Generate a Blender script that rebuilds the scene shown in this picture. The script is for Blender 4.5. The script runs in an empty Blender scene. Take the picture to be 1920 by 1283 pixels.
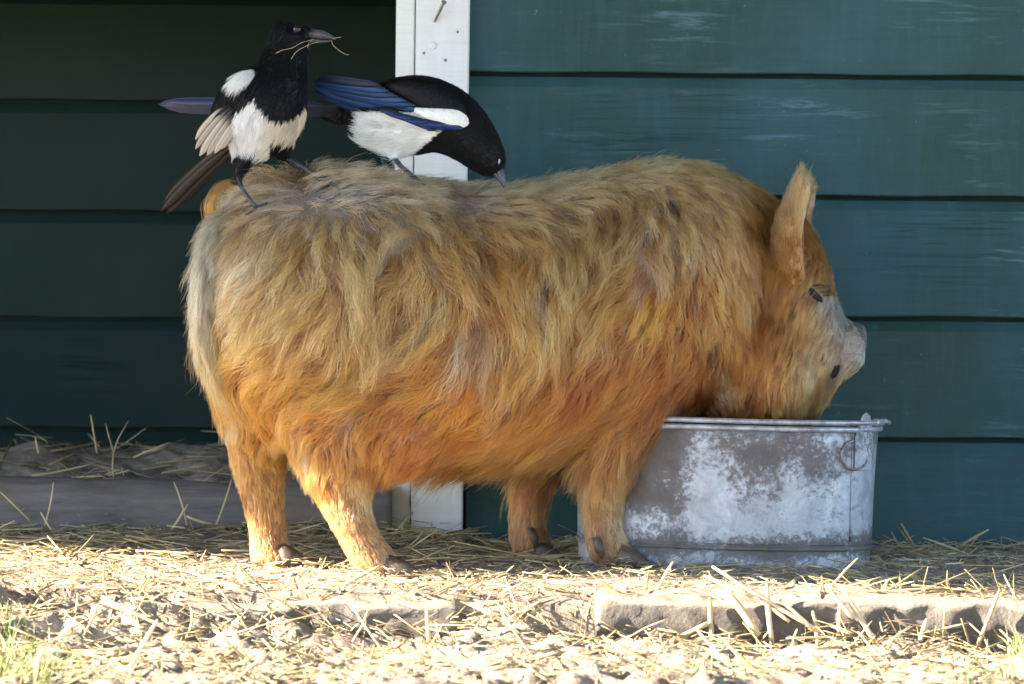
import bpy, bmesh, math, random
import numpy as np
from mathutils import Vector, Matrix, noise as mnoise
from mathutils.bvhtree import BVHTree
from mathutils.kdtree import KDTree

random.seed(7)
RNG = np.random.default_rng(7)
scene = bpy.context.scene
COL = scene.collection
R = math.radians

# ------------------------------------------------------------------ camera
FPX = 7425.0                       # focal length in photo pixels (1920 wide)
CAM = Vector((0, 0, 0.40))
PITCH, ROLL = math.atan((641.5 - 525) / FPX), R(0.45)
CROT = Matrix.Rotation(R(90) - PITCH, 3, 'X') @ Matrix.Rotation(ROLL, 3, 'Z')
cd = bpy.data.cameras.new('camera')
cam = bpy.data.objects.new('camera', cd)
COL.objects.link(cam)
cam.location = CAM
cam.rotation_euler = CROT.to_euler()
cd.sensor_width = 36
cd.lens = 36 * FPX / 1920
cd.clip_start, cd.clip_end = 0.05, 2000
cd.dof.use_dof = True
cd.dof.focus_distance = 5.42
cd.dof.aperture_fstop = 9.0
scene.camera = cam

# ------------------------------------------------------------------ sky, sun, exposure
SUN_EL, SUN_SIDE = R(21), R(8)    # low sun from the side, a little in front of the shed wall
TO_SUN = Vector((-math.cos(SUN_EL) * math.cos(SUN_SIDE), -math.cos(SUN_EL) * math.sin(SUN_SIDE), math.sin(SUN_EL)))
world = bpy.data.worlds.new('World')
scene.world = world
world.use_nodes = True
wn = world.node_tree
bg = wn.nodes['Background']
sky = wn.nodes.new('ShaderNodeTexSky')
sky.sky_type = 'NISHITA'
sky.sun_disc = False
sky.sun_elevation = SUN_EL
sky.sun_rotation = math.atan2(TO_SUN.x, TO_SUN.y)
sky.air_density, sky.dust_density, sky.ozone_density = 1.0, 0.3, 3.2
wn.links.new(sky.outputs[0], bg.inputs[0])
bg.inputs[1].default_value = 0.078
sl = bpy.data.lights.new('sun', 'SUN')
sl.energy = 5.0
sl.angle = R(0.5)
sl.color = (1.0, 0.88, 0.70)
sun = bpy.data.objects.new('sun', sl)
COL.objects.link(sun)
sun.location = (-3, -1, 4)
sun.rotation_euler = TO_SUN.to_track_quat('Z', 'Y').to_euler()
vs = scene.view_settings
vs.view_transform, vs.look, vs.gamma = 'Standard', 'None', 1.0
vs.use_curve_mapping = False
vs.exposure = 3.15
scene.cycles.use_denoising = True
scene.cycles.max_bounces = 6
scene.cycles.diffuse_bounces = 3
scene.cycles.glossy_bounces = 3
scene.cycles.transmission_bounces = 5
scene.cycles.use_adaptive_sampling = True
scene.cycles.adaptive_threshold = 0.02
scene.cycles_curves.shape = 'RIBBONS'

# ------------------------------------------------------------------ pixel helpers: a pixel is a direction, depth comes from what it touches
def ray(px, py):
    return CROT @ Vector(((px - 960) / FPX, -(py - 641.5) / FPX, -1.0))
def P(px, py, Y):
    d = ray(px, py)
    return CAM + d * ((Y - CAM.y) / d.y)
def G(px, py, z=0.0):
    d = ray(px, py)
    return CAM + d * ((z - CAM.z) / d.z)

# ------------------------------------------------------------------ generic helpers
def vnoise(p, seed=0):
    """value noise, p (N,3) -> (N,) in -1..1"""
    p = np.asarray(p, dtype=np.float64)
    i = np.floor(p).astype(np.int64)
    f = p - i
    f = f * f * (3 - 2 * f)
    def h(ix, iy, iz):
        n = (ix * 374761393 + iy * 668265263 + iz * 2147483647 + seed * 974634777) & 0xFFFFFFFF
        n = ((n ^ (n >> 13)) * 1274126177) & 0xFFFFFFFF
        n = n ^ (n >> 16)
        return (n & 0xFFFF) / 32767.5 - 1
    r = 0
    for dx in (0, 1):
        for dy in (0, 1):
            for dz in (0, 1):
                w = (f[:, 0] if dx else 1 - f[:, 0]) * (f[:, 1] if dy else 1 - f[:, 1]) * (f[:, 2] if dz else 1 - f[:, 2])
                r = r + w * h(i[:, 0] + dx, i[:, 1] + dy, i[:, 2] + dz)
    return r
def fbm(p, octs=4, seed=0):
    p = np.asarray(p, dtype=np.float64)
    r, a = 0, 1.0
    for o in range(octs):
        r = r + a * vnoise(p * 2 ** o, seed + o)
        a *= 0.5
    return r
def sstep(a, b, x):
    t = np.clip((x - a) / (b - a), 0, 1)
    return t * t * (3 - 2 * t)

def link(name, data, mat=None, parent=None, smooth=False):
    o = bpy.data.objects.new(name, data)
    COL.objects.link(o)
    if mat is not None and hasattr(data, 'materials'):
        data.materials.append(mat)
    if parent is not None:
        o.parent = parent
        o.matrix_parent_inverse = parent.matrix_basis.inverted()
    if smooth:
        data.polygons.foreach_set('use_smooth', [True] * len(data.polygons))
    return o
def tag(o, label, cat=None, group=None, kind=None):
    o['label'] = label
    if cat: o['category'] = cat
    if group: o['group'] = group
    if kind: o['kind'] = kind
    return o
def empty(name, loc):
    o = bpy.data.objects.new(name, None)
    o.location = loc
    o.empty_display_size = 0.05
    COL.objects.link(o)
    return o
def mesh(name, verts, faces):
    me = bpy.data.meshes.new(name)
    me.from_pydata([tuple(v) for v in verts], [], [tuple(f) for f in faces])
    me.validate()
    me.update()
    return me
def fast_mesh(name, V, F):
    """numpy verts (N,3) and quads (M,4)"""
    V = np.asarray(V, dtype=np.float32); F = np.asarray(F, dtype=np.int32)
    me = bpy.data.meshes.new(name)
    me.vertices.add(len(V)); me.vertices.foreach_set('co', V.ravel())
    me.loops.add(F.size); me.loops.foreach_set('vertex_index', F.ravel())
    me.polygons.add(len(F))
    me.polygons.foreach_set('loop_start', np.arange(0, F.size, F.shape[1], dtype=np.int32))
    me.polygons.foreach_set('loop_total', np.full(len(F), F.shape[1], dtype=np.int32))
    me.update(calc_edges=True)
    return me
def set_col(me, C, name='Col', domain='POINT'):
    a = me.attributes.new(name, 'FLOAT_COLOR', domain)
    C = np.asarray(C, dtype=np.float32)
    if C.shape[1] == 3:
        C = np.hstack([C, np.ones((len(C), 1), np.float32)])
    a.data.foreach_set('color', C.ravel())
def loft(sections, n=20):
    """sections: (center, A, B); closed tube with capped ends -> verts, faces"""
    V, F = [], []
    for c, A, B in sections:
        for k in range(n):
            t = 2 * math.pi * k / n
            V.append(c + A * math.cos(t) + B * math.sin(t))
    m = len(sections)
    for i in range(m - 1):
        for k in range(n):
            k2 = (k + 1) % n
            F.append((i * n + k, i * n + k2, (i + 1) * n + k2, (i + 1) * n + k))
    V.append(sections[0][0]); V.append(sections[-1][0])
    a, b = len(V) - 2, len(V) - 1
    for k in range(n):
        k2 = (k + 1) % n
        F.append((k2, k, a))
        F.append(((m - 1) * n + k, (m - 1) * n + k2, b))
    return V, F
def tube(points, radii, n=8, closed=False):
    """round tube along points"""
    V, F = [], []
    m = len(points)
    prev = None
    for i, p in enumerate(points):
        if closed:
            t = points[(i + 1) % m] - points[i - 1]
        else:
            t = points[min(i + 1, m - 1)] - points[max(i - 1, 0)]
        t.normalize()
        if prev is None:
            ref = Vector((0, 0, 1)) if abs(t.z) < 0.9 else Vector((1, 0, 0))
            a = t.cross(ref).normalized()
        else:
            a = (prev - t * prev.dot(t)).normalized()
        prev = a
        b = t.cross(a)
        r = radii[i] if isinstance(radii, (list, tuple)) else radii
        for k in range(n):
            th = 2 * math.pi * k / n
            V.append(p + (a * math.cos(th) + b * math.sin(th)) * r)
    for i in range(m if closed else m - 1):
        j = (i + 1) % m
        for k in range(n):
            k2 = (k + 1) % n
            F.append((i * n + k, i * n + k2, j * n + k2, j * n + k))
    if not closed:
        F.append(tuple(range(n))[::-1])
        F.append(tuple((m - 1) * n + k for k in range(n)))
    return V, F
def joinvf(parts):
    V, F = [], []
    for v, f in parts:
        o = len(V)
        V += list(v)
        F += [tuple(i + o for i in q) for q in f]
    return V, F
def catmull(pts, n):
    """smooth polyline through points (tuples of any length)"""
    pts = [np.array(p, float) for p in pts]
    out = []
    m = len(pts)
    for i in range(n):
        s = i / (n - 1) * (m - 1)
        k = min(int(s), m - 2)
        t = s - k
        p0, p1, p2, p3 = pts[max(k - 1, 0)], pts[k], pts[k + 1], pts[min(k + 2, m - 1)]
        out.append(0.5 * ((2 * p1) + (-p0 + p2) * t + (2 * p0 - 5 * p1 + 4 * p2 - p3) * t * t + (-p0 + 3 * p1 - 3 * p2 + p3) * t ** 3))
    return out
def remeshed(name, parts, voxel, smooth=6):
    """union of closed shapes as one continuous skin"""
    V, F = joinvf(parts)
    me = mesh('tmp', V, F)
    bm = bmesh.new(); bm.from_mesh(me); bmesh.ops.recalc_face_normals(bm, faces=bm.faces); bm.to_mesh(me); bm.free()
    o = bpy.data.objects.new('tmp', me)
    COL.objects.link(o)
    m = o.modifiers.new('r', 'REMESH'); m.mode = 'VOXEL'; m.voxel_size = voxel
    s = o.modifiers.new('s', 'SMOOTH'); s.iterations = smooth; s.factor = 0.5
    dg = bpy.context.evaluated_depsgraph_get()
    out = bpy.data.meshes.new_from_object(o.evaluated_get(dg))
    bpy.data.objects.remove(o); bpy.data.meshes.remove(me)
    out.name = name
    out.materials.clear()
    out.polygons.foreach_set('use_smooth', [True] * len(out.polygons))
    return out
def strips(name, pts, width, thick=0.35, up=None):
    """many flat stalks as one mesh. pts (N,K,3), width (N,K)"""
    pts = np.asarray(pts); N, K, _ = pts.shape
    t = np.gradient(pts, axis=1)
    t /= np.linalg.norm(t, axis=2, keepdims=True) + 1e-9
    if up is None:
        up = RNG.normal(size=(N, 1, 3)); up[..., 2] += 1.2
    a = np.cross(t, np.broadcast_to(up, t.shape)); a /= np.linalg.norm(a, axis=2, keepdims=True) + 1e-9
    b = np.cross(t, a)
    w = width[..., None]
    V = np.stack([pts + a * w, pts + b * w * thick, pts - a * w, pts - b * w * thick], axis=2).reshape(-1, 3)
    base = (np.arange(N)[:, None] * K + np.arange(K - 1)[None]).reshape(-1, 1)
    F = []
    for k in range(4):
        k2 = (k + 1) % 4
        F.append(np.hstack([base * 4 + k, base * 4 + k2, base * 4 + 4 + k2, base * 4 + 4 + k]))
    F = np.vstack(F)
    st = np.arange(N)[:, None] * K * 4
    caps = np.vstack([st + np.array([[3, 2, 1, 0]]), st + (K - 1) * 4 + np.array([[0, 1, 2, 3]])])
    return fast_mesh(name, V, np.vstack([F, caps]))

# ------------------------------------------------------------------ materials
class NT:
    def __init__(self, name):
        self.m = bpy.data.materials.new(name); self.m.use_nodes = True
        self.t = self.m.node_tree; self.n = self.t.nodes
        self.b = self.n['Principled BSDF']
    def node(self, typ, **kw):
        x = self.n.new(typ)
        for k, v in kw.items():
            setattr(x, k, v)
        return x
    def ln(self, a, b): self.t.links.new(a, b)
    def coords(self, scale=(1, 1, 1), kind='Object', rand=False):
        tc = self.node('ShaderNodeTexCoord'); mp = self.node('ShaderNodeMapping')
        mp.inputs['Scale'].default_value = scale
        self.ln(tc.outputs[kind], mp.inputs['Vector'])
        if rand:
            oi = self.node('ShaderNodeObjectInfo'); ml = self.node('ShaderNodeMath', operation='MULTIPLY')
            ml.inputs[1].default_value = 37.0
            self.ln(oi.outputs['Random'], ml.inputs[0])
            cb = self.node('ShaderNodeCombineXYZ')
            for s in ('X', 'Y', 'Z'): self.ln(ml.outputs[0], cb.inputs[s])
            self.ln(cb.outputs[0], mp.inputs['Location'])
        return mp.outputs[0]
    def noise(self, vec, scale, detail=6, rough=0.6, dist=0):
        x = self.node('ShaderNodeTexNoise')
        x.inputs['Scale'].default_value = scale; x.inputs['Detail'].default_value = detail
        x.inputs['Roughness'].default_value = rough; x.inputs['Distortion'].default_value = dist
        self.ln(vec, x.inputs['Vector'])
        return x.outputs['Fac']
    def ramp(self, fac, stops, interp='LINEAR'):
        x = self.node('ShaderNodeValToRGB')
        x.color_ramp.interpolation = interp
        e = x.color_ramp.elements
        while len(e) < len(stops): e.new(0.5)
        for el, (p, c) in zip(e, stops):
            el.position = p
            el.color = (*c, 1) if not isinstance(c, (int, float)) else (c, c, c, 1)
        self.ln(fac, x.inputs['Fac'])
        return x.outputs['Color']
    def mix(self, fac, a, b, blend='MIX'):
        x = self.node('ShaderNodeMix', data_type='RGBA', blend_type=blend)
        for s, v in ((x.inputs[0], fac), (x.inputs[6], a), (x.inputs[7], b)):
            if hasattr(v, 'links'): self.ln(v, s)
            elif isinstance(v, (int, float)): s.default_value = v
            else: s.default_value = (*v, 1)
        return x.outputs[2]
    def attr(self, name='Col'):
        x = self.node('ShaderNodeAttribute'); x.attribute_name = name
        return x.outputs['Color']
    def bump(self, h, strength=0.3, dist=0.005, prev=None):
        x = self.node('ShaderNodeBump'); x.inputs['Strength'].default_value = strength; x.inputs['Distance'].default_value = dist
        self.ln(h, x.inputs['Height'])
        if prev: self.ln(prev, x.inputs['Normal'])
        self.ln(x.outputs[0], self.b.inputs['Normal'])
        return x.outputs[0]
    def col(self, c):
        if hasattr(c, 'links'): self.ln(c, self.b.inputs['Base Color'])
        else: self.b.inputs['Base Color'].default_value = (*c, 1)
    def set(self, **kw):
        for k, v in kw.items():
            s = self.b.inputs[k.replace('_', ' ')]
            if hasattr(v, 'links'): self.ln(v, s)
            else: s.default_value = v
        return self.m

def mat_paint(name, base, worn, bare, wear=0.5, rough=0.55, crack=0.5):
    k = NT(name)
    v = k.coords((1, 1, 1), rand=True)
    vs_ = k.coords((1.2, 9, 14), rand=True)
    vg = k.coords((2.5, 60, 90), rand=True)
    a = k.noise(v, 2.6, 8, 0.62)
    c = k.mix(k.ramp(a, [(0.36, 0.0), (0.66, 1.0)]), base, worn)
    g = k.noise(vg, 3.0, 5, 0.65)
    c = k.mix(k.ramp(g, [(0.45, 0.0), (0.8, 0.22)]), c, tuple(x * 0.5 for x in base))
    s = k.noise(vs_, 4.0, 10, 0.75, 0.4)
    sc = k.ramp(s, [(0.55, 0.0), (0.68, wear)])
    patch = k.ramp(k.noise(v, 5.5, 4, 0.5), [(0.47, 0.0), (0.64, 1.0)])
    c = k.mix(k.mix(1.0, sc, patch, 'MULTIPLY'), c, bare)
    dr = k.noise(k.coords((26, 26, 3.0), rand=True), 2.0, 6, 0.7)
    c = k.mix(k.ramp(dr, [(0.5, 0.0), (0.75, 0.22)]), c, tuple(x * 1.5 for x in worn))
    fl = k.noise(v, 130, 2, 0.5)
    c = k.mix(k.ramp(fl, [(0.745, 0.0), (0.775, 0.7 * wear)]), c, bare)
    k.col(c)
    # long drying cracks
    cr = k.noise(k.coords((0.9, 30, 42), rand=True), 2.0, 4, 0.6, 0.3)
    crk = k.ramp(cr, [(0.490, 1.0), (0.498, 0.0), (0.502, 0.0), (0.510, 1.0)])
    where = k.ramp(k.noise(v, 3.3, 2, 0.5), [(0.62, 1.0), (0.68, 1 - crack)])
    crk2 = k.mix(where, crk, (1, 1, 1))
    c2 = k.mix(1.0, c, k.ramp(crk2, [(0.0, 0.45), (0.6, 1.0)]), 'MULTIPLY')
    k.col(c2)
    h = k.mix(0.5, g, s)
    bn = k.bump(h, 0.35, 0.002)
    k.bump(crk2, 0.7, 0.002, bn)
    return k.set(Roughness=k.ramp(a, [(0.3, rough - 0.1), (0.7, rough + 0.15)]))

M = {}
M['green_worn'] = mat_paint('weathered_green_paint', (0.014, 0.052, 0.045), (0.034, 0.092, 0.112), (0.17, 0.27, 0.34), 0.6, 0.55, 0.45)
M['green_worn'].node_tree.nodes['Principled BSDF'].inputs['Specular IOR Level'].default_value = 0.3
M['green_shaded'] = mat_paint('shaded_green_paint', (0.0045, 0.0175, 0.0140), (0.006, 0.022, 0.0185), (0.02, 0.035, 0.030), 0.25, 0.6, 0.3)  # darker copy of the board green, with the bay's shade in the colour
M['green_shaded'].node_tree.nodes['Principled BSDF'].inputs['Specular IOR Level'].default_value = 0.22
M['white_paint'] = mat_paint('white_gloss_paint', (0.80, 0.80, 0.79), (0.74, 0.74, 0.74), (0.50, 0.49, 0.46), 0.25, 0.45, 0.0)
k = NT('raw_roof_boards'); v = k.coords((1, 6, 1)); k.col(k.ramp(k.noise(v, 5), [(0.3, (0.10, 0.075, 0.05)), (0.7, (0.2, 0.16, 0.11))])); M['roof'] = k.set(Roughness=0.85)
k = NT('rusty_nail_steel'); k.col(k.ramp(k.noise(k.coords(), 90), [(0.4, (0.17, 0.12, 0.10)), (0.6, (0.32, 0.30, 0.29))])); M['nail'] = k.set(Roughness=0.5, Metallic=0.6)

k = NT('trodden_dirt')
v = k.coords()
n1, n2, n3 = k.noise(v, 7, 8, 0.65), k.noise(v, 45, 6, 0.7), k.noise(v, 240, 4, 0.7)
c = k.ramp(n1, [(0.3, (0.19, 0.15, 0.115)), (0.5, (0.34, 0.28, 0.22)), (0.72, (0.50, 0.42, 0.34))])
c = k.mix(k.ramp(n2, [(0.35, 0.75), (0.62, 0.0)]), c, (0.10, 0.075, 0.056))
c = k.mix(k.ramp(n3, [(0.55, 0.0), (0.75, 0.5)]), c, (0.47, 0.39, 0.29))
k.col(c)
k.bump(k.mix(0.45, n2, n3), 0.9, 0.006)
M['dirt'] = k.set(Roughness=0.95)

k = NT('old_concrete')
v = k.coords()
n1, n2 = k.noise(v, 9, 8, 0.7), k.noise(v, 160, 5, 0.7)
c = k.ramp(n1, [(0.3, (0.07, 0.058, 0.05)), (0.7, (0.17, 0.148, 0.13))])
c = k.mix(k.ramp(n2, [(0.45, 0.6), (0.6, 0.0)]), c, (0.10, 0.085, 0.075))
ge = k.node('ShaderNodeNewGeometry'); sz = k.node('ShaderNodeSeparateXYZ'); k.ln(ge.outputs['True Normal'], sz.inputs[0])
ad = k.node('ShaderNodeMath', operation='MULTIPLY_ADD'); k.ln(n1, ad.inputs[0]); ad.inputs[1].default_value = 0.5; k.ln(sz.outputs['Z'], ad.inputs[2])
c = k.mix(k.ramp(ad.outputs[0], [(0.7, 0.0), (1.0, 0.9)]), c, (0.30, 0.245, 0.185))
k.col(c); k.bump(k.mix(0.5, n1, n2), 0.9, 0.005)
M['concrete'] = k.set(Roughness=0.9)

k = NT('grey_weathered_timber')
v = k.coords((1.5, 12, 12)); n1 = k.noise(v, 5, 8, 0.7); n2 = k.noise(k.coords(), 8, 5)
c = k.ramp(n1, [(0.3, (0.085, 0.075, 0.072)), (0.7, (0.19, 0.17, 0.165))])
c = k.mix(k.ramp(n2, [(0.45, 0.0), (0.62, 0.75)]), c, (0.15, 0.112, 0.082))
k.col(c); k.bump(k.mix(.5, n1, n2), 0.8, 0.010)
M['timber'] = k.set(Roughness=0.85)

k = NT('straw_stalks')
k.col(k.attr())
k.ln(k.attr(), k.b.inputs['Subsurface Radius']) if False else None
M['straw'] = k.set(Roughness=0.55)
k = NT('dirt_clods'); k.col(k.attr()); v = k.coords(); k.bump(k.noise(v, 300, 4), 0.6, 0.002); M['clod'] = k.set(Roughness=0.95)
k = NT('grass_blades'); k.col(k.attr()); M['grass'] = k.set(Roughness=0.5)

k = NT('galvanised_grimy_zinc')
v = k.coords()
big = k.noise(v, 6.5, 9, 0.68, 0.5)
mid = k.noise(v, 24, 8, 0.72, 0.6)
fine = k.noise(v, 120, 6, 0.75)
run = k.noise(k.coords((14, 14, 2.2)), 3.0, 8, 0.7)
zinc = k.ramp(mid, [(0.3, (0.27, 0.28, 0.32)), (0.5, (0.42, 0.44, 0.49)), (0.7, (0.62, 0.65, 0.71))])
zinc = k.mix(k.ramp(run, [(0.52, 0.0), (0.68, 0.5)]), zinc, (0.33, 0.29, 0.27))
sx = k.node('ShaderNodeSeparateXYZ'); k.ln(v, sx.inputs[0])
# dried mud: splashed round the rim, the beading and one flank
zr = k.node('ShaderNodeMapRange'); k.ln(sx.outputs['Z'], zr.inputs[0]); zr.inputs[1].default_value = 0.0; zr.inputs[2].default_value = 0.20
band = k.ramp(zr.outputs[0], [(0.0, 0.24), (0.10, 0.06), (0.20, 0.16), (0.26, 0.10), (0.36, -0.02 + 0.02), (0.62, 0.03), (0.86, 0.13)])
xr = k.node('ShaderNodeMapRange'); k.ln(sx.outputs['X'], xr.inputs[0]); xr.inputs[1].default_value = -0.12; xr.inputs[2].default_value = 0.06
side = k.ramp(xr.outputs[0], [(0.0, 0.17), (0.24, 0.13), (0.46, 0.0)])
su = k.node('ShaderNodeMath', operation='MULTIPLY'); k.ln(side, su.inputs[0]); k.ln(k.ramp(zr.outputs[0], [(0.26, 0.0), (0.52, 1.0)]), su.inputs[1])
ad = k.node('ShaderNodeMath', operation='ADD'); k.ln(band, ad.inputs[0]); k.ln(su.outputs[0], ad.inputs[1])
ad2 = k.node('ShaderNodeMath', operation='ADD'); k.ln(k.mix(0.4, big, fine), ad2.inputs[0]); k.ln(ad.outputs[0], ad2.inputs[1])
mud = k.ramp(ad2.outputs[0], [(0.56, 0.0), (0.63, 0.8), (0.75, 0.97)])
mudc = k.ramp(fine, [(0.35, (0.035, 0.026, 0.022)), (0.65, (0.135, 0.10, 0.082))])
k.col(k.mix(mud, zinc, mudc))
k.bump(k.mix(0.5, mid, fine), 0.45, 0.002)
mr = k.node('ShaderNodeMath', operation='MULTIPLY_ADD'); k.ln(mud, mr.inputs[0]); mr.inputs[1].default_value = -0.35; mr.inputs[2].default_value = 0.35
M['zinc'] = k.set(Roughness=k.ramp(mud, [(0.0, 0.45), (1.0, 0.9)]), Metallic=mr.outputs[0])
k = NT('zinc_wire'); v = k.coords(); k.col(k.ramp(k.noise(v, 60, 6, 0.7), [(0.35, (0.26, 0.25, 0.27)), (0.6, (0.50, 0.52, 0.57))])); k.bump(k.noise(v, 200), 0.3, 0.001); M['wire'] = k.set(Roughness=0.42, Metallic=0.5)
k = NT('pig_swill'); v = k.coords(); k.col(k.ramp(k.noise(v, 60, 6), [(0.4, (0.08, 0.06, 0.04)), (0.6, (0.22, 0.17, 0.10))])); k.bump(k.noise(v, 90), 0.8, 0.01); M['feed'] = k.set(Roughness=0.7)

def mat_hair(name, attr='hair_color', rough=0.42, radial=0.7, rnd=0.10, root=0.38):
    k = NT(name)
    h = k.node('ShaderNodeBsdfHairPrincipled')
    h.parametrization = 'COLOR'
    h.inputs['Roughness'].default_value = rough
    h.inputs['Radial Roughness'].default_value = radial
    for s in ('Random Roughness',):
        if s in h.inputs: h.inputs[s].default_value = 0.2
    c = k.attr(attr)
    if root < 1:
        hi = k.node('ShaderNodeHairInfo')
        c = k.mix(1.0, c, k.ramp(hi.outputs['Intercept'], [(0.0, root), (0.55, 1.0)]), 'MULTIPLY')
    k.ln(c, h.inputs['Color'])
    k.ln(h.outputs[0], k.n['Material Output'].inputs['Surface'])
    return k.m
M['coat'] = mat_hair('ginger_bristle_hair')
k = NT('plumage'); k.col(k.attr('hair_color')); M['plume'] = k.set(Roughness=0.4, Specular_IOR_Level=0.22)
k = NT('pig_skin')
v = k.coords(); c = k.mix(k.ramp(k.noise(v, 30, 6), [(0.4, 0.0), (0.7, 0.45)]), k.attr(), (0.20, 0.15, 0.13)); k.col(c); k.bump(k.noise(v, 160, 5), 0.5, 0.003)
M['skin'] = k.set(Roughness=0.65)
k = NT('bird_skin_colour'); k.col(k.attr()); M['birdbody'] = k.set(Roughness=0.5, Specular_IOR_Level=0.22)
k = NT('feather_vane'); v = k.coords(); k.col(k.attr()); k.bump(k.noise(v, 350, 3), 0.25, 0.0008); M['feather'] = k.set(Roughness=0.45, Specular_IOR_Level=0.3)
k = NT('horn_bill'); v = k.coords(); k.col(k.ramp(k.noise(v, 80), [(0.4, (0.035, 0.035, 0.042)), (0.6, (0.075, 0.075, 0.088))])); M['bill'] = k.set(Roughness=0.28)
k = NT('scaly_shank'); v = k.coords((1, 1, 3)); k.col(k.ramp(k.noise(v, 300, 2), [(0.4, (0.028, 0.029, 0.036)), (0.6, (0.09, 0.095, 0.12))])); k.bump(k.noise(v, 300, 2), 0.5, 0.001); M['shank'] = k.set(Roughness=0.42)
k = NT('wet_eye'); k.col((0.012, 0.008, 0.006)); M["eye"] = k.set(Roughness=0.14)
k = NT('half_closed_eye'); k.col((0.015, 0.010, 0.008)); M['eye2'] = k.set(Roughness=0.6, Specular_IOR_Level=0.2)
k = NT('pale_eyelid'); k.col((0.42, 0.42, 0.55)); M['lid'] = k.set(Roughness=0.4)
k = NT('hoof_horn'); v = k.coords((1, 1, 3)); k.col(k.ramp(k.noise(v, 40, 5), [(0.35, (0.055, 0.036, 0.024)), (0.65, (0.14, 0.095, 0.065))])); k.bump(k.noise(v, 60), 0.3, 0.002); M['hoof'] = k.set(Roughness=0.5)
k = NT('wet_snout'); v = k.coords(); k.col(k.ramp(k.noise(v, 60, 5), [(0.4, (0.085, 0.065, 0.062)), (0.65, (0.22, 0.175, 0.165))])); k.bump(k.noise(v, 140), 0.5, 0.002); M['snout'] = k.set(Roughness=0.38)
k = NT('dark_mouth'); k.col((0.020, 0.012, 0.008)); M['mouth'] = k.set(Roughness=0.7, Specular_IOR_Level=0.2)
k = NT('pebble'); v = k.coords(); n1 = k.noise(v, 25, 6); k.col(k.ramp(n1, [(0.35, (0.28, 0.25, 0.22)), (0.65, (0.47, 0.43, 0.38))])); k.bump(n1, 0.5, 0.004); M['stone'] = k.set(Roughness=0.85)

# ------------------------------------------------------------------ ground
WALL_Y = 6.0          # right-hand cladding
BAY_Y = 6.66          # back of the open bay
STEP_Y = 4.99
def ground_h(x, y):
    x = np.asarray(x, float); y = np.asarray(y, float)
    p = np.stack([x, y, np.zeros_like(x)], -1).reshape(-1, 3)
    big = fbm(p * 2.2, 3, 3).reshape(x.shape); med = fbm(p * 9, 4, 11).reshape(x.shape); fine = fbm(p * 42, 3, 23).reshape(x.shape)
    ridg = np.abs(fbm(p * 16, 3, 31).reshape(x.shape))
    near = np.exp(-((x) / 4) ** 2 - ((y - 5) / 4) ** 2)
    up = 0.004 * big + 0.005 * med + 0.0022 * fine
    low = -0.056 + 0.010 * big + 0.014 * med + 0.006 * fine - 0.018 * sstep(0.35, 0.9, ridg)
    # crumbled earth leans against the broken part of the kerb
    lean = sstep(-0.02, -0.14, x) * sstep(-0.50, -0.30, x) * 0.35 + sstep(-0.36, -0.46, x) * 0.95 + sstep(0.10, 0.02, x) * sstep(-0.10, -0.03, x) * 1.0
    low = low + lean * 0.05 * np.exp(-np.maximum(0, (STEP_Y - y)) / 0.11) * (1 + 0.25 * med)
    t = sstep(STEP_Y + 0.005, STEP_Y + 0.04, y)
    h = low * (1 - t) + up * t
    # bedding banked up into the bay behind the timber
    bay = sstep(5.95, 6.12, y) * sstep(-0.02, -0.16, x)
    h = h + bay * (0.075 + 0.075 * sstep(6.1, 6.62, y) + 0.014 * med)
    # straw litter banked below the wall
    h = h + 0.018 * sstep(5.70, 5.95, y) * (1 - bay) * sstep(0.0, -0.2, x)
    return h * near + (1 - near) * (-0.03)
xs = np.concatenate([np.array([-400, -120, -40, -15, -7, -4, -2.5, -1.8, -1.3]), np.arange(-1.0, 1.0001, 0.007), np.array([1.3, 1.8, 2.5, 4, 7, 15, 40, 120, 400])])
ys = np.concatenate([np.array([-400, -120, -40, -15, -6, -2, 0.5, 2, 3, 3.6, 4.0]), np.arange(4.2, 6.72, 0.007), np.array([6.9, 7.5, 9, 14, 40, 120, 400])])
X, Y = np.meshgrid(xs, ys)
Z = ground_h(X, Y)
nx, ny = len(xs), len(ys)
idx = (np.arange(ny - 1)[:, None] * nx + np.arange(nx - 1)[None]).reshape(-1, 1)
gm = fast_mesh('ground', np.stack([X, Y, Z], -1).reshape(-1, 3), np.hstack([idx, idx + 1, idx + nx + 1, idx + nx]))
ground = link('ground', gm, M['dirt'], smooth=True)
tag(ground, 'trodden brown dirt yard strewn with straw', kind='structure')
def gh(x, y): return float(ground_h(np.array([x]), np.array([y]))[0])

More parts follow.
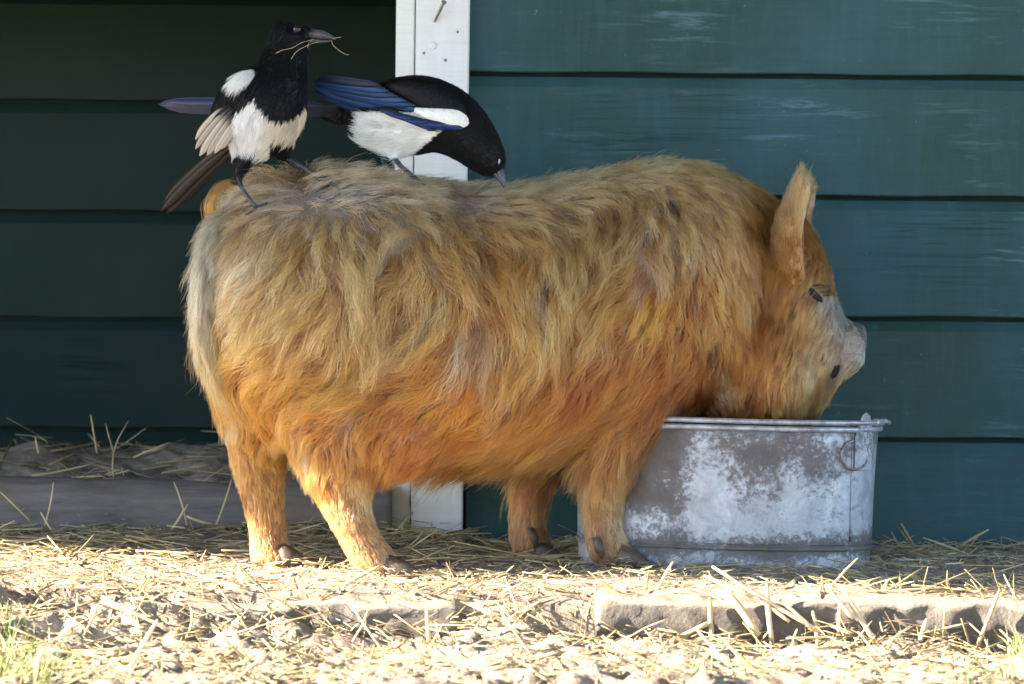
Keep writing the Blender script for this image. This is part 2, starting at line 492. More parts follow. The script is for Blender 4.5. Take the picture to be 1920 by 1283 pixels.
# concrete kerb stones along the step
def kerb(x0, x1, label, seed, drop=0.0):
    n = int((x1 - x0) / 0.008)
    prof = [(0.20, -0.12), (0.012, -0.12), (0.004, -0.075), (0.001, -0.05), (0.0, -0.03), (0.001, -0.012), (0.005, -0.003), (0.014, 0.002), (0.03, 0.003), (0.06, 0.003), (0.09, 0.002), (0.13, 0.0), (0.20, -0.004)]
    prof = [(a, b) for a, b in catmull(prof, 34)]
    m = len(prof)
    pts = np.array([[x0 + (x1 - x0) * i / n, STEP_Y - 0.012 + a, b] for i in range(n + 1) for a, b in prof])
    d = 0.006 * fbm(pts * 38, 4, seed) + 0.010 * fbm(pts * 9, 3, seed + 5)
    pts[:, 1] += d; pts[:, 2] += d * 0.6 - drop
    e = np.minimum(pts[:, 0] - x0, x1 - pts[:, 0])
    pts[:, 2] -= 0.006 * np.exp(-e / 0.006)
    idx = (np.arange(n)[:, None] * m + np.arange(m - 1)[None]).reshape(-1, 1)
    me = fast_mesh('kerb', pts, np.hstack([idx, idx + 1, idx + m + 1, idx + m]))
    bm = bmesh.new(); bm.from_mesh(me)
    bmesh.ops.contextual_create(bm, geom=[e for e in bm.edges if e.is_boundary and abs(e.verts[0].co.x - e.verts[1].co.x) < 1e-4 and e.verts[0].co.x < x0 + 1e-3])
    bmesh.ops.contextual_create(bm, geom=[e for e in bm.edges if e.is_boundary and abs(e.verts[0].co.x - e.verts[1].co.x) < 1e-4 and e.verts[0].co.x > x1 - 1e-3])
    bmesh.ops.recalc_face_normals(bm, faces=bm.faces)
    bm.to_mesh(me); bm.free()
    o = link('kerb', me, M['concrete'], smooth=True)
    return tag(o, label, kind='structure')
XL = G(862, 1130).x
kerb(XL - 0.75, XL, 'short worn concrete kerb edge half buried in sunlit straw', 40, 0.013)
kerb(XL + 0.17, XL + 2.2, 'long rough concrete kerb edge with a dark front face', 55)

# ------------------------------------------------------------------ shed
shed = empty('shed', (0.1, WALL_Y, 0))
tag(shed, 'green weatherboard shed with white corner post, open bay and overhanging roof', 'shed')
POST_X0, POST_X1 = P(780, 500, WALL_Y).x, P(876, 500, WALL_Y).x
BAT_X0 = P(746, 500, WALL_Y).x
def plank(x0, x1, zb, zt, yf, mat, seed, parent=shed, tilt=0.0, gap=0.006):
    """one weatherboard: square drip edge below, chamfer on top catching the light"""
    rs = random.Random(seed)
    n = max(2, int((x1 - x0) / 0.05))
    prof = [(0.022, zb), (0.0015, zb), (0.0, zb + 0.002), (0.0, zb + 0.03), (-0.0008, zb + 0.07), (0.0005, zt - 0.03), (0.0, zt - 0.016), (0.0020, zt - 0.012), (0.0075, zt - 0.001), (0.0090, zt), (0.022, zt)]
    V, F = [], []
    ph = rs.uniform(0, 9)
    for i in range(n + 1):
        x = x0 + (x1 - x0) * i / n
        w = 0.0011 * math.sin(x * 5 + ph) + 0.0006 * math.sin(x * 17 + ph * 2)
        for a, b in prof:
            e = 0.0009 * math.sin(x * 23 + ph * 3 + b * 40) if b < zb + 0.01 else 0
            V.append((x, yf + a + w + rs.uniform(-1, 1) * 0.00015, b + e + tilt * (x - x0)))
    m = len(prof)
    for i in range(n):
        for j in range(m):
            j2 = (j + 1) % m
            F.append((i * m + j, i * m + j2, (i + 1) * m + j2, (i + 1) * m + j))
    F.append(tuple(range(m))); F.append(tuple(n * m + j for j in range(m))[::-1])
    me = mesh('plank', V, F)
    bm = bmesh.new(); bm.from_mesh(me); bmesh.ops.recalc_face_normals(bm, faces=bm.faces); bm.to_mesh(me); bm.free()
    return link('plank', me, mat, parent)
def zpix(px, py, Y): return P(px, py, Y).z
# right-hand cladding, seams measured at px 1600
seams = [1075, 824, 597, 371, 144]
zs = [zpix(1600, s, WALL_Y) for s in seams]
pitch = zs[2] - zs[1]
while zs[-1] < 2.2: zs.append(zs[-1] + pitch)
for i in range(len(zs) - 1):
    plank(POST_X1 + 0.001, 2.6, zs[i] + (0.0035 if i else -0.06), zs[i + 1] - 0.0035, WALL_Y + RNG.uniform(-0.001, 0.001), M['green_worn'], 100 + i, tilt=R(-0.03))
# dark backing behind the seams
def box(name, lo, hi, mat, parent=None, bevel=0.0):
    bm = bmesh.new()
    bmesh.ops.create_cube(bm, size=1)
    for v_ in bm.verts:
        v_.co = Vector([lo[i] + (v_.co[i] + 0.5) * (hi[i] - lo[i]) for i in range(3)])
    if bevel: bmesh.ops.bevel(bm, geom=bm.edges[:], offset=bevel, segments=2, affect='EDGES')
    me = bpy.data.meshes.new(name); bm.to_mesh(me); bm.free()
    return link(name, me, mat, parent)
box('backing_board', (POST_X1 - 0.05, WALL_Y + 0.024, -0.1), (2.6, WALL_Y + 0.045, 2.2), M['green_shaded'], shed)
# bay cladding
seamsL = [805, 599, 398, 191, -13]
zl = [zpix(150, s, BAY_Y) for s in seamsL]
pl = zl[2] - zl[1]
zl = [zl[0] - pl] + zl
while zl[-1] < 1.6: zl.append(zl[-1] + pl)
for i in range(len(zl) - 1):
    plank(-2.4, POST_X1, zl[i] + 0.003, zl[i + 1] - 0.003, BAY_Y + RNG.uniform(-0.001, 0.001), M['green_shaded'], 200 + i)
box('backing_board', (-2.4, BAY_Y + 0.024, -0.1), (POST_X1, BAY_Y + 0.045, 1.7), M['green_shaded'], shed)
# unseen bay side walls and header, added to darken the bay
box('unseen_return_wall', (BAT_X0 + 0.02, WALL_Y + 0.046, -0.1), (POST_X1 - 0.052, BAY_Y - 0.002, 1.8), M['green_shaded'], shed)
box('unseen_return_wall', (-2.45, WALL_Y + 0.0, -0.1), (-2.402, BAY_Y + 0.05, 1.8), M['green_shaded'], shed)
zh = 0.865  # unseen header, set low to keep light out of the bay
for i in range(6):
    plank(-2.45, BAT_X0 - 0.004, zh + i * pitch + 0.004, zh + (i + 1) * pitch - 0.004, WALL_Y - 0.002, M['green_worn'], 300 + i)
# post with its narrow side batten (both lean a little)
def lean_box(name, px_top, px_bot, yf, depth, mat):
    """a board from its measured edges at the top and the foot"""
    zt, zb = 2.1, -0.04
    def xe(pxa, pxb, z):
        a, b = P(pxa, 0, yf), P(pxb, 985, yf)
        return a.x + (b.x - a.x) * (z - a.z) / (b.z - a.z)
    L = lambda z: xe(px_top[0], px_bot[0], z); Rr = lambda z: xe(px_top[1], px_bot[1], z)
    bm = bmesh.new()
    vs8 = [bm.verts.new((f(z), y, z)) for z in (zb, zt) for f, y in ((L, yf), (Rr, yf), (Rr, yf + depth), (L, yf + depth))]
    for q in ((0, 1, 5, 4), (1, 2, 6, 5), (2, 3, 7, 6), (3, 0, 4, 7), (3, 2, 1, 0), (4, 5, 6, 7)): bm.faces.new([vs8[i] for i in q])
    bmesh.ops.bevel(bm, geom=bm.edges[:], offset=0.0022, segments=2, affect='EDGES')
    me = bpy.data.meshes.new(name); bm.to_mesh(me); bm.free()
    return link(name, me, mat, shed)
post = lean_box('corner_post', (780, 881), (770, 867), WALL_Y - 0.022, 0.06, M['white_paint'])
lean_box('batten', (743, 778), (733, 768), WALL_Y - 0.010, 0.05, M['white_paint'])
# nails and screw heads on the post
def nail(px0, px1, r=0.0022):
    a, b = P(*px0, WALL_Y - 0.0225), P(*px1, WALL_Y - 0.044)
    V, F = tube([a, a.lerp(b, 0.55) + Vector((0, -0.002, 0)), b], [r * 0.8, r, r], 8)
    V2, F2 = tube([b, b + (b - a).normalized() * 0.002], [r * 1.9, r * 1.9], 10)
    return link('nail', mesh('nail', *joinvf([(V, F), (V2, F2)])), M['nail'], shed, smooth=False)
nail((815, 41), (832, 5))
for (sx_, sy_, r) in ((811, 86, 0.0062), (835, 113, 0.0024), (795, 100, 0.0022), (858, 60, 0.002)):
    c = P(sx_, sy_, WALL_Y - 0.022)
    V, F = loft([(c + Vector((0, 0.002, 0)), Vector((r, 0, 0)), Vector((0, 0, r))), (c + Vector((0, -0.0006, 0)), Vector((r, 0, 0)), Vector((0, 0, r))), (c + Vector((0, -0.0014, 0)), Vector((r * .6, 0, 0)), Vector((0, 0, r * .6)))], 14)
    link('screw_head', mesh('screw_head', V, F), M['white_paint'] if r > 0.004 else M['nail'], shed, smooth=True)
# overhanging roof: its eave throws the shade whose edge crosses the yard
g1, g2 = G(100, 1037), G(1850, 1114)
H_EAVE = 2.05
tS = H_EAVE / TO_SUN.z
e1, e2 = g1 + TO_SUN * tS, g2 + TO_SUN * tS
de = (e2 - e1) / (e2 - e1).x
ea = e1 + de * (-7.0 - e1.x); eb = e1 + de * (3.2 - e1.x)
nb = 12
for i in range(nb):
    f0, f1 = i / nb, (i + 1) / nb
    def at(f, e):
        by = 7.2
        return Vector((e.x, e.y + (by - e.y) * f, H_EAVE + 0.35 * f))
    q = [at(f0, ea), at(f0, eb), at(f1, eb) - Vector((0, 0.003, 0)), at(f1, ea) - Vector((0, 0.003, 0))]
    V = q + [p + Vector((0, 0, 0.025)) for p in q]
    me = mesh('roof_board', V, [(3, 2, 1, 0), (4, 5, 6, 7), (0, 1, 5, 4), (1, 2, 6, 5), (2, 3, 7, 6), (3, 0, 4, 7)])
    link('roof_board', me, M['roof'], shed)

# timber sill across the mouth of the bay
pts = catmull([(-2.3, 0.058), (-1.2, 0.060), (-0.75, 0.058), (-0.62, 0.055), (-0.50, 0.052), (-0.40, 0.052), (-0.30, 0.050), (-0.18, 0.046)], 70)
secs = []
for i, (x, r) in enumerate(pts):
    w = 0.004 * math.sin(x * 9) + 0.003 * math.sin(x * 31)
    top = zpix(960 + x * 1237, 893 + 14 * sstep(-0.65, -0.45, np.array(x)), 5.98)
    secs.append((Vector((x, 5.985 + w, top - 0.055)), Vector((0, 0.055, 0.0)), Vector((0, 0, 0.055))))
V, F = loft(secs, 20)
V = [Vector(v_) + Vector((0, 0.006, 0.007)) * mnoise.fractal(Vector(v_) * 14, 0.8, 2, 4) + Vector((0, 0, -0.006)) * max(0, mnoise.noise(Vector((v_.x * 6, v_.y * 60, v_.z * 60)))) for v_ in V]
sill = link('timber_beam', mesh('timber_beam', V, F), M['timber'], smooth=True)
tag(sill, 'grey weathered round timber lying across the mouth of the dark bay', 'timber')

# ------------------------------------------------------------------ galvanised tub
TUB_A, TUB_B = 0.214, 0.150
tc = G(1362, 1066); TUB = Vector((P(1356, 1066, 5.595).x, 5.595, -0.007))
def oval(t, a, b, z):
    e = 0.80
    c, s = math.cos(t), math.sin(t)
    return Vector((a * math.copysign(abs(c) ** e, c), b * math.copysign(abs(s) ** e, s), z))
NT_ = 96
def ring_pts(s, z, n=NT_, da=0.0): return [oval(2 * math.pi * k / n, TUB_A * s + da, TUB_B * s + da, z) for k in range(n)]
prof = [(0.955, 0.010), (0.950, 0.0), (0.952, 0.0), (0.957, 0.012), (0.962, 0.034), (0.966, 0.05), (0.975, 0.09), (0.985, 0.14), (0.995, 0.188), (1.0, 0.206)]
V, F = [], []
rows = []
for s, z in prof[2:]:
    rows.append(ring_pts(s, z))
for s, z in reversed(prof[3:]):
    rows.append(ring_pts(s, z, da=-0.0022))
rows[0:0] = []
for r_ in rows: V += r_
for i in range(len(rows) - 1):
    for k_ in range(NT_):
        k2 = (k_ + 1) % NT_
        F.append((i * NT_ + k_, i * NT_ + k2, (i + 1) * NT_ + k2, (i + 1) * NT_ + k_))
F.append(tuple(range(NT_))[::-1]); F.append(tuple((len(rows) - 1) * NT_ + k_ for k_ in range(NT_)))
dent = [Vector((v_.x, v_.y, v_.z)) for v_ in V]
V = [v_ + Vector((v_.x, v_.y * 1.3, 0)).normalized() * 0.0022 * mnoise.noise(v_ * 11) for v_ in dent]
tub = link('tub', mesh('tub', V, F), M['zinc'], smooth=True)
tub.location = TUB
tub.rotation_euler = (0, R(1.0), R(-1.5))
tag(tub, 'oval galvanised metal feed tub with mud stains under the pig', 'tub')
def tpart(name, V, F, mat, smooth=True):
    o = link(name, mesh(name, V, F), mat, None, smooth); o.parent = tub; return o
tpart('rim', *tube(ring_pts(1.0, 0.206, 80, 0.0015), 0.0042, 8, True), M['wire'])
tpart('bead', *tube(ring_pts(0.9625, 0.040, 80, 0.0005), 0.0032, 8, True), M['zinc'])
tpart('bead', *tube(ring_pts(0.9625, 0.047, 80, 0.0002), 0.0018, 8, True), M['zinc'])
def tub_front(x, z, s=0.99, off=0.0):
    """point on the near side of the wall at local x"""
    best = min((oval(t / 400 * math.pi * 2, TUB_A * s, TUB_B * s, z) for t in range(200, 401)), key=lambda p: abs(p.x - x))
    n = Vector((best.x / TUB_A ** 2, best.y / TUB_B ** 2, 0)).normalized()
    return best + n * off
def tlx(px): return (P(px, 900, 5.47).x - TUB.x)
# soldered vertical seam
tpart('seam', *tube([tub_front(tlx(1600), z, 0.966 + 0.03 * (z - 0.05) / 0.15, 0.0008) for z in (0.05, 0.08, 0.12, 0.16, 0.2)], 0.0016, 6), M['zinc'])
# ear plate with pointed tip at the end, wire loop, folded bail handle
for sgn in (1, -1):
    outl = [(-0.020, 0.150), (0.018, 0.150), (0.021, 0.200), (0.017, 0.212), (0.009, 0.226), (0.0, 0.230), (-0.008, 0.226), (-0.014, 0.212), (-0.019, 0.195)]
    xc = tlx(1619)
    tg = (tub_front(xc + .006, 0.2) - tub_front(xc - .006, 0.2)).normalized()
    nn_ = Vector((tg.y, -tg.x, 0))
    V = []
    for off in (0.0032, 0.0052):
        for y_, z_ in outl:
            p = tub_front(xc, 0.2, 0.972 + 0.03 * (z_ - 0.05) / 0.155) + tg * y_ + nn_ * (off + 6 * y_ * y_ * -1)
            V.append(Vector((sgn * p.x, p.y * sgn, z_)))
    m = len(outl)
    F = [tuple(range(m)), tuple(range(m, 2 * m))[::-1]] + [(i, (i + 1) % m, m + (i + 1) % m, m + i) for i in range(m)]
    tpart('ear_plate', V, F, M['zinc'], False)
lc = tlx(1601)
loop = [tub_front(lc + 0.0185 * math.cos(t), 0.171 + 0.020 * math.sin(t), 0.99, 0.0035) for t in [2 * math.pi * i / 28 for i in range(28)]]
tpart('ring', *tube(loop, 0.0021, 7, True), M['nail'])
bail = []
for i in range(61):
    t = math.pi + math.pi * i / 60
    p = oval(t, TUB_A + 0.004, TUB_B + 0.004, 0.2155)
    bail.append(p)
bail = [Vector((-TUB_A - 0.012, 0.004, 0.2165))] + bail[2:-2] + [Vector((TUB_A + 0.006, -0.022, 0.2165)), Vector((TUB_A + 0.014, -0.014, 0.2135))]
tpart('handle', *tube(bail, 0.0038, 8), M['wire'])
tpart('handle_grip', *tube([p.copy() for p in bail[-9:-2]], 0.0056, 8), M['wire'])
# feed in the bottom
V = ring_pts(0.955, 0.115, 48, -0.003)
feed = mesh('feed', V, [tuple(range(48))])
bm = bmesh.new(); bm.from_mesh(feed)
r_ = bmesh.ops.extrude_face_region(bm, geom=bm.faces[:])
for g_ in r_['geom']:
    if isinstance(g_, bmesh.types.BMVert): g_.co.z -= 0.05; g_.co.x *= 0.98; g_.co.y *= 0.98
bmesh.ops.recalc_face_normals(bm, faces=bm.faces); bm.to_mesh(feed); bm.free()
fo = link('pig_feed', feed, M['feed']); fo.location = TUB; fo.rotation_euler = tub.rotation_euler
tag(fo, 'brown wet feed lying inside the galvanised tub', 'feed')

# ------------------------------------------------------------------ fur
def make_fur(name, me, N, NG, K, spec, mat, parent, r0, clump=0.65, frizz=0.10, seed=1, lock=0.13):
    """strands grown on mesh me (world coordinates); spec(pos, nor) -> dict of length, flow, lift, dens, color"""
    rng = np.random.default_rng(seed)
    me.calc_loop_triangles()
    nv = len(me.vertices)
    co = np.empty(nv * 3); me.vertices.foreach_get('co', co); co = co.reshape(-1, 3)
    no = np.empty(nv * 3); me.vertices.foreach_get('normal', no); no = no.reshape(-1, 3)
    tri = np.empty(len(me.loop_triangles) * 3, dtype=np.int32); me.loop_triangles.foreach_get('vertices', tri); tri = tri.reshape(-1, 3)
    a, b, c = co[tri[:, 0]], co[tri[:, 1]], co[tri[:, 2]]
    area = np.linalg.norm(np.cross(b - a, c - a), axis=1) / 2
    cen = (a + b + c) / 3; cn = no[tri].mean(1)
    w = area * spec(cen, cn)['dens']; w /= w.sum()
    def sample(n):
        t = rng.choice(len(tri), n, p=w)
        u, v = rng.random(n), rng.random(n)
        f = u + v > 1; u[f] = 1 - u[f]; v[f] = 1 - v[f]
        p = a[t] + (b[t] - a[t]) * u[:, None] + (c[t] - a[t]) * v[:, None]
        nn = no[tri[t, 0]] * (1 - u - v)[:, None] + no[tri[t, 1]] * u[:, None] + no[tri[t, 2]] * v[:, None]
        return p, nn / (np.linalg.norm(nn, axis=1, keepdims=True) + 1e-9)
    bvh = BVHTree.FromPolygons([tuple(x) for x in co], [tuple(int(i) for i in t) for t in tri])
    gp, gn = sample(NG)
    s0 = spec(gp, gn)
    L = s0['length'] * rng.uniform(0.75, 1.25, NG)
    lift = s0['lift']; hang = s0.get('hang', np.zeros(NG))
    pts = np.zeros((NG, K, 3)); pts[:, 0] = gp
    tang = s0['flow'] - gn * (s0['flow'] * gn).sum(1, keepdims=True)
    tang /= np.linalg.norm(tang, axis=1, keepdims=True) + 1e-6
    jit = rng.normal(size=(NG, 3)) * s0.get('mess', np.full(NG, 0.2))[:, None]
    d = tang + gn * (lift * 1.6)[:, None] + jit; d /= np.linalg.norm(d, axis=1, keepdims=True)
    pos = gp.copy(); nq = gn.copy()
    ph = rng.uniform(0, 6.28, NG); fr = rng.uniform(0.45, 0.9, NG); wav = s0.get('wave', np.full(NG, 0.3)) * rng.uniform(0.4, 1.4, NG)
    for k_ in range(1, K):
        t = k_ / (K - 1)
        f = spec(pos, nq)['flow']
        f = f - nq * (f * nq).sum(1, keepdims=True) * (1 - hang)[:, None]
        f /= np.linalg.norm(f, axis=1, keepdims=True) + 1e-6
        side = np.cross(nq, f)
        d = 0.62 * d + 0.38 * (f + jit * 0.6) + side * (wav * np.cos(ph + fr * k_ * 8.0 / K * 2))[:, None] * 0.55
        d /= np.linalg.norm(d, axis=1, keepdims=True) + 1e-9
        new = pos + d * (L / (K - 1))[:, None]
        for i in range(NG):
            q, n_, ix, dist = bvh.find_nearest(new[i])
            s = (new[i][0] - q.x) * n_.x + (new[i][1] - q.y) * n_.y + (new[i][2] - q.z) * n_.z
            lo = L[i] * (0.05 + 0.16 * lift[i] * 2) * min(1, t * 1.6) + 0.001
            hi = lo * 2.2 + 0.004 + hang[i] * 0.06
            if s < lo: mv = lo - s
            elif s > hi: mv = (hi - s) * 0.5
            else: mv = 0
            if mv:
                new[i] += np.array((n_.x, n_.y, n_.z)) * mv
            nq[i] = (n_.x, n_.y, n_.z)
        d = 0.5 * d + 0.5 * (new - pos) / (np.linalg.norm(new - pos, axis=1, keepdims=True) + 1e-9)
        pos = new
        pts[:, k_] = pos
    kd = KDTree(NG)
    for i in range(NG): kd.insert(gp[i], i)
    kd.balance()
    cp, cn_ = sample(N)
    sc = spec(cp, cn_)
    near = np.empty((N, 2), dtype=np.int64)
    for i in range(N):
        r = kd.find_n(cp[i], 2)
        near[i] = (r[0][1], r[1][1])
    off0 = pts[near[:, 0]] - pts[near[:, 0], :1]
    off1 = pts[near[:, 1]] - pts[near[:, 1], :1]
    mixw = rng.uniform(0, 0.35, N)[:, None, None]
    off = off0 * (1 - mixw) + off1 * mixw
    ls = (rng.uniform(0.55, 1.12, N) * np.clip(sc['length'] / (s0['length'][near[:, 0]] + 1e-6), 0.4, 1.6))[:, None, None]
    t = np.linspace(0, 1, K)[None, :, None]
    cl = clump * rng.uniform(0.5, 1.15, N)[:, None, None] * t ** 0.9
    stray = (rng.random(N) < 0.06)[:, None, None]
    cl = cl * (.25 + .75 * sstep(.012, .045, sc['length']))[:, None, None]
    cl = np.where(stray, cl * 0.2, cl)
    to_g = (gp[near[:, 0]] - cp)[:, None, :]
    fz = rng.normal(size=(N, 1, 3)) * np.where(stray, frizz * 2.6, frizz) * sc['length'][:, None, None]
    fz2 = rng.normal(size=(N, 1, 3)) * frizz * 0.4 * sc['length'][:, None, None]
    pp = cp[:, None, :] + off * ls + to_g * cl + fz * t ** 1.3 + fz2 * np.sin(t * 7 + rng.uniform(0, 6.28, (N, 1, 1)))* t
    pp[:, 0] = cp - cn_ * 0.001
    col = sc['color'] * (1 + s0.get('tone', np.zeros(NG))[near[:, 0]] * 1.0 + rng.normal(size=N) * 0.13)[:, None]
    gs = (rng.normal(size=NG) * lock)[near[:, 0]]
    col = np.clip(col * (1 + gs)[:, None], 0.004, 0.95)
    cu = bpy.data.hair_curves.new(name)
    cu.add_curves([K] * N)
    cu.attributes['position'].data.foreach_set('vector', pp.astype(np.float32).ravel())
    ra = cu.attributes.new('radius', 'FLOAT', 'POINT')
    rad = r0 * rng.uniform(0.7, 1.3, (N, 1)) * (1 - 0.75 * np.linspace(0, 1, K)[None] ** 1.5) * sc.get('thick', np.ones(N))[:, None]
    ra.data.foreach_set('value', rad.astype(np.float32).ravel())
    ca = cu.attributes.new('hair_color', 'FLOAT_COLOR', 'CURVE')
    ca.data.foreach_set('color', np.hstack([col, np.ones((N, 1))]).astype(np.float32).ravel())
    o = link(name, cu, mat, None)
    o.parent = parent
    o.matrix_parent_inverse = parent.matrix_basis.inverted()
    return o
def mesh_arrays(me):
    n = len(me.vertices)
    co = np.empty(n * 3); me.vertices.foreach_get('co', co)
    no = np.empty(n * 3); me.vertices.foreach_get('normal', no)
    return co.reshape(-1, 3), no.reshape(-1, 3)

# ------------------------------------------------------------------ pig
YAW = R(12)
U = Vector((math.cos(YAW), math.sin(YAW), 0)); VV = Vector((math.sin(YAW), -math.cos(YAW), 0)); ZZ = Vector((0, 0, 1))
PC = Vector((P(980, 1065, 5.55).x, 5.55, 0))
def PW(px, py, v=0.0):
    d = ray(px, py)
    t = (VV.dot(PC) + v - VV.dot(CAM)) / VV.dot(d)
    return CAM + d * t
def ring_loft(secs, n=28, p=0.9):
    """secs: (center, A, B) superellipse rings, rounded caps"""
    V, F = [], []
    for c, A, B in secs:
        for k_ in range(n):
            t = 2 * math.pi * k_ / n
            ct, st = math.cos(t), math.sin(t)
            V.append(c + A * math.copysign(abs(ct) ** p, ct) + B * math.copysign(abs(st) ** p, st))
    m = len(secs)
    for i in range(m - 1):
        for k_ in range(n):
            k2 = (k_ + 1) % n
            F.append((i * n + k_, i * n + k2, (i + 1) * n + k2, (i + 1) * n + k_))
    F.append(tuple(range(n))[::-1]); F.append(tuple((m - 1) * n + k_ for k_ in range(n)))
    return V, F
def profile_loft(st, n=40, v=0.0, p=0.9):
    st = catmull(st, n)
    secs = []
    for x, yt, yb, w in st:
        a, b = PW(x, yt, v), PW(x, yb, v)
        secs.append(((a + b) / 2, VV * max(w, 0.004), (a - b) / 2))
    return ring_loft(secs, 32, p)
torso = profile_loft([(376, 545, 615, .03), (384, 490, 670, .085), (404, 430, 722, .125), (444, 378, 775, .158), (500, 347, 815, .180), (600, 335, 838, .195), (700, 341, 858, .205), (800, 355, 872, .212),
                      (900, 360, 876, .215), (1000, 353, 862, .213), (1100, 334, 838, .208), (1200, 314, 805, .200), (1300, 311, 772, .176), (1355, 332, 785, .135), (1400, 350, 780, .098), (1450, 385, 640, .07)], 48, p=0.86)
head = profile_loft([(1370, 470, 700, .07), (1390, 420, 770, .115), (1420, 385, 800, .130), (1460, 388, 812, .136), (1500, 425, 800, .126), (1526, 492, 768, .106), (1545, 548, 742, .086), (1560, 580, 724, .068), (1576, 596, 714, .060), (1592, 608, 702, .056), (1602, 615, 694, .050), (1606, 622, 688, .044)], 34, p=0.92)
def ball(c, ru, rv, rz, n=16):
    secs = []
    for i in range(n + 1):
        t = math.pi * i / n
        s = max(math.sin(t), 0.03)
        secs.append((c + ZZ * (-rz * math.cos(t)), U * ru * s, VV * rv * s))
    return ring_loft(secs, 20, 1.0)
jowl = [ball(PW(1368, 735, 0.03), .05, .09, .06), ball(PW(1446, 690, 0.088), .060, .060, .088), ball(PW(1446, 690, -0.088), .060, .060, .088)]
brow = [ball(PW(1522, 520, 0.055), .026, .032, .026), ball(PW(1522, 520, -0.055), .026, .032, .026)]
def limb(pts, n=22, ratio=0.9):
    """pts: px, py, v, half width in px"""
    secs = []
    for x, y, v, r in catmull(pts, n):
        secs.append((PW(x, y, v), U * (r / 1350), VV * (r / 1350 * ratio)))
    return ring_loft(secs, 20, 1.0)
legs = {
    'near_hind': limb([(650, 700, .10, 120), (640, 780, .11, 112), (632, 840, .115, 84), (632, 890, .12, 66), (645, 940, .125, 47), (662, 985, .13, 40), (682, 1020, .13, 41), (698, 1045, .13, 45), (712, 1066, .13, 46)]),
    'far_hind': limb([(490, 650, -.06, 105), (480, 740, -.04, 80), (478, 810, -.03, 58), (484, 870, -.03, 48), (492, 930, -.03, 40), (500, 985, -.03, 34), (506, 1025, -.03, 36), (514, 1052, -.03, 43), (520, 1066, -.03, 44)]),
    'near_front': limb([(1215, 640, .09, 95), (1195, 730, .10, 90), (1165, 810, .10, 68), (1148, 860, .10, 52), (1136, 915, .10, 39), (1130, 965, .10, 33), (1134, 1005, .10, 36), (1146, 1035, .10, 42), (1154, 1056, .10, 43)]),
    'far_front': limb([(1040, 760, -.09, 75), (1022, 840, -.10, 56), (1005, 900, -.10, 44), (993, 950, -.10, 37), (990, 990, -.10, 36), (997, 1022, -.10, 40), (1004, 1044, -.10, 41)]),
}
# loose skin fold between belly and thigh
fold = [ball(PW(745, 800, .13), .075, .05, .07)]
pigm = remeshed('pig', [torso, head] + jowl + brow + list(legs.values()) + fold, 0.0075, 7)
co, no = mesh_arrays(pigm)
LOC = lambda p: ((p - np.array(PC)) @ np.array(U), (p - np.array(PC)) @ np.array(VV), p[:, 2])
def unproj(p):
    """world points -> photo pixels, used as an animal's own side-view map"""
    q = (p - np.array(CAM)) @ np.array(CROT)
    return 960 + FPX * q[:, 0] / -q[:, 2], 641.5 - FPX * q[:, 1] / -q[:, 2]
def pq(p):
    """side-view map of the pig: far half mirrored onto the near half"""
    u, v, z = LOC(p)
    q = p + np.outer(np.maximum(0, -2 * v), np.array(VV))
    a, b = unproj(q)
    return a, b, v
def skin_col(p):
    a, b, v = pq(p)
    low = np.array((0.26, 0.12, 0.06)); top = np.array((0.20, 0.165, 0.13)); muz = np.array((0.34, 0.25, 0.18)); pink = np.array((0.40, 0.19, 0.125))
    t = sstep(620, 420, b)[:, None]
    c = low * (1 - t) + top * t
    m = (sstep(1500, 1560, a + 0.25 * (b - 600)))[:, None]
    c = c * (1 - m) + muz * m
    for (x, y, rx, ry) in ((800, 810, 80, 90), (1450, 690, 60, 60), (1000, 960, 50, 60), (1470, 540, 30, 40)):
        m = np.exp(-((a - x) / rx) ** 2 - ((b - y) / ry) ** 2)[:, None]
        c = c * (1 - m) + pink * m
    return c
set_col(pigm, skin_col(co))
pig = link('pig', pigm, M['skin'])
tag(pig, 'shaggy ginger pig standing side-on with its snout over the tub', 'pig')
BV = BVHTree.FromPolygons([tuple(x) for x in co], [tuple(p.vertices) for p in pigm.polygons])
def on_pig(px, py):
    """where the near flank lies along a line of sight"""
    d = ray(px, py).normalized()
    h = BV.ray_cast(CAM, d)
    return h[0], h[1]

UN, VN, ZN = np.array(U), np.array(VV), np.array((0, 0, 1.0))
def lerp_pts(x, y, table):
    """inverse-distance blend of (x, y, value...)"""
    T = np.array([[t[0], t[1]] for t in table], float); W = np.array([t[2:] for t in table], float)
    d2 = (x[:, None] - T[None, :, 0]) ** 2 + (y[:, None] - T[None, :, 1]) ** 2
    w = 1 / (d2 + 900) ** 1.6
    w /= w.sum(1, keepdims=True)
    return w @ W
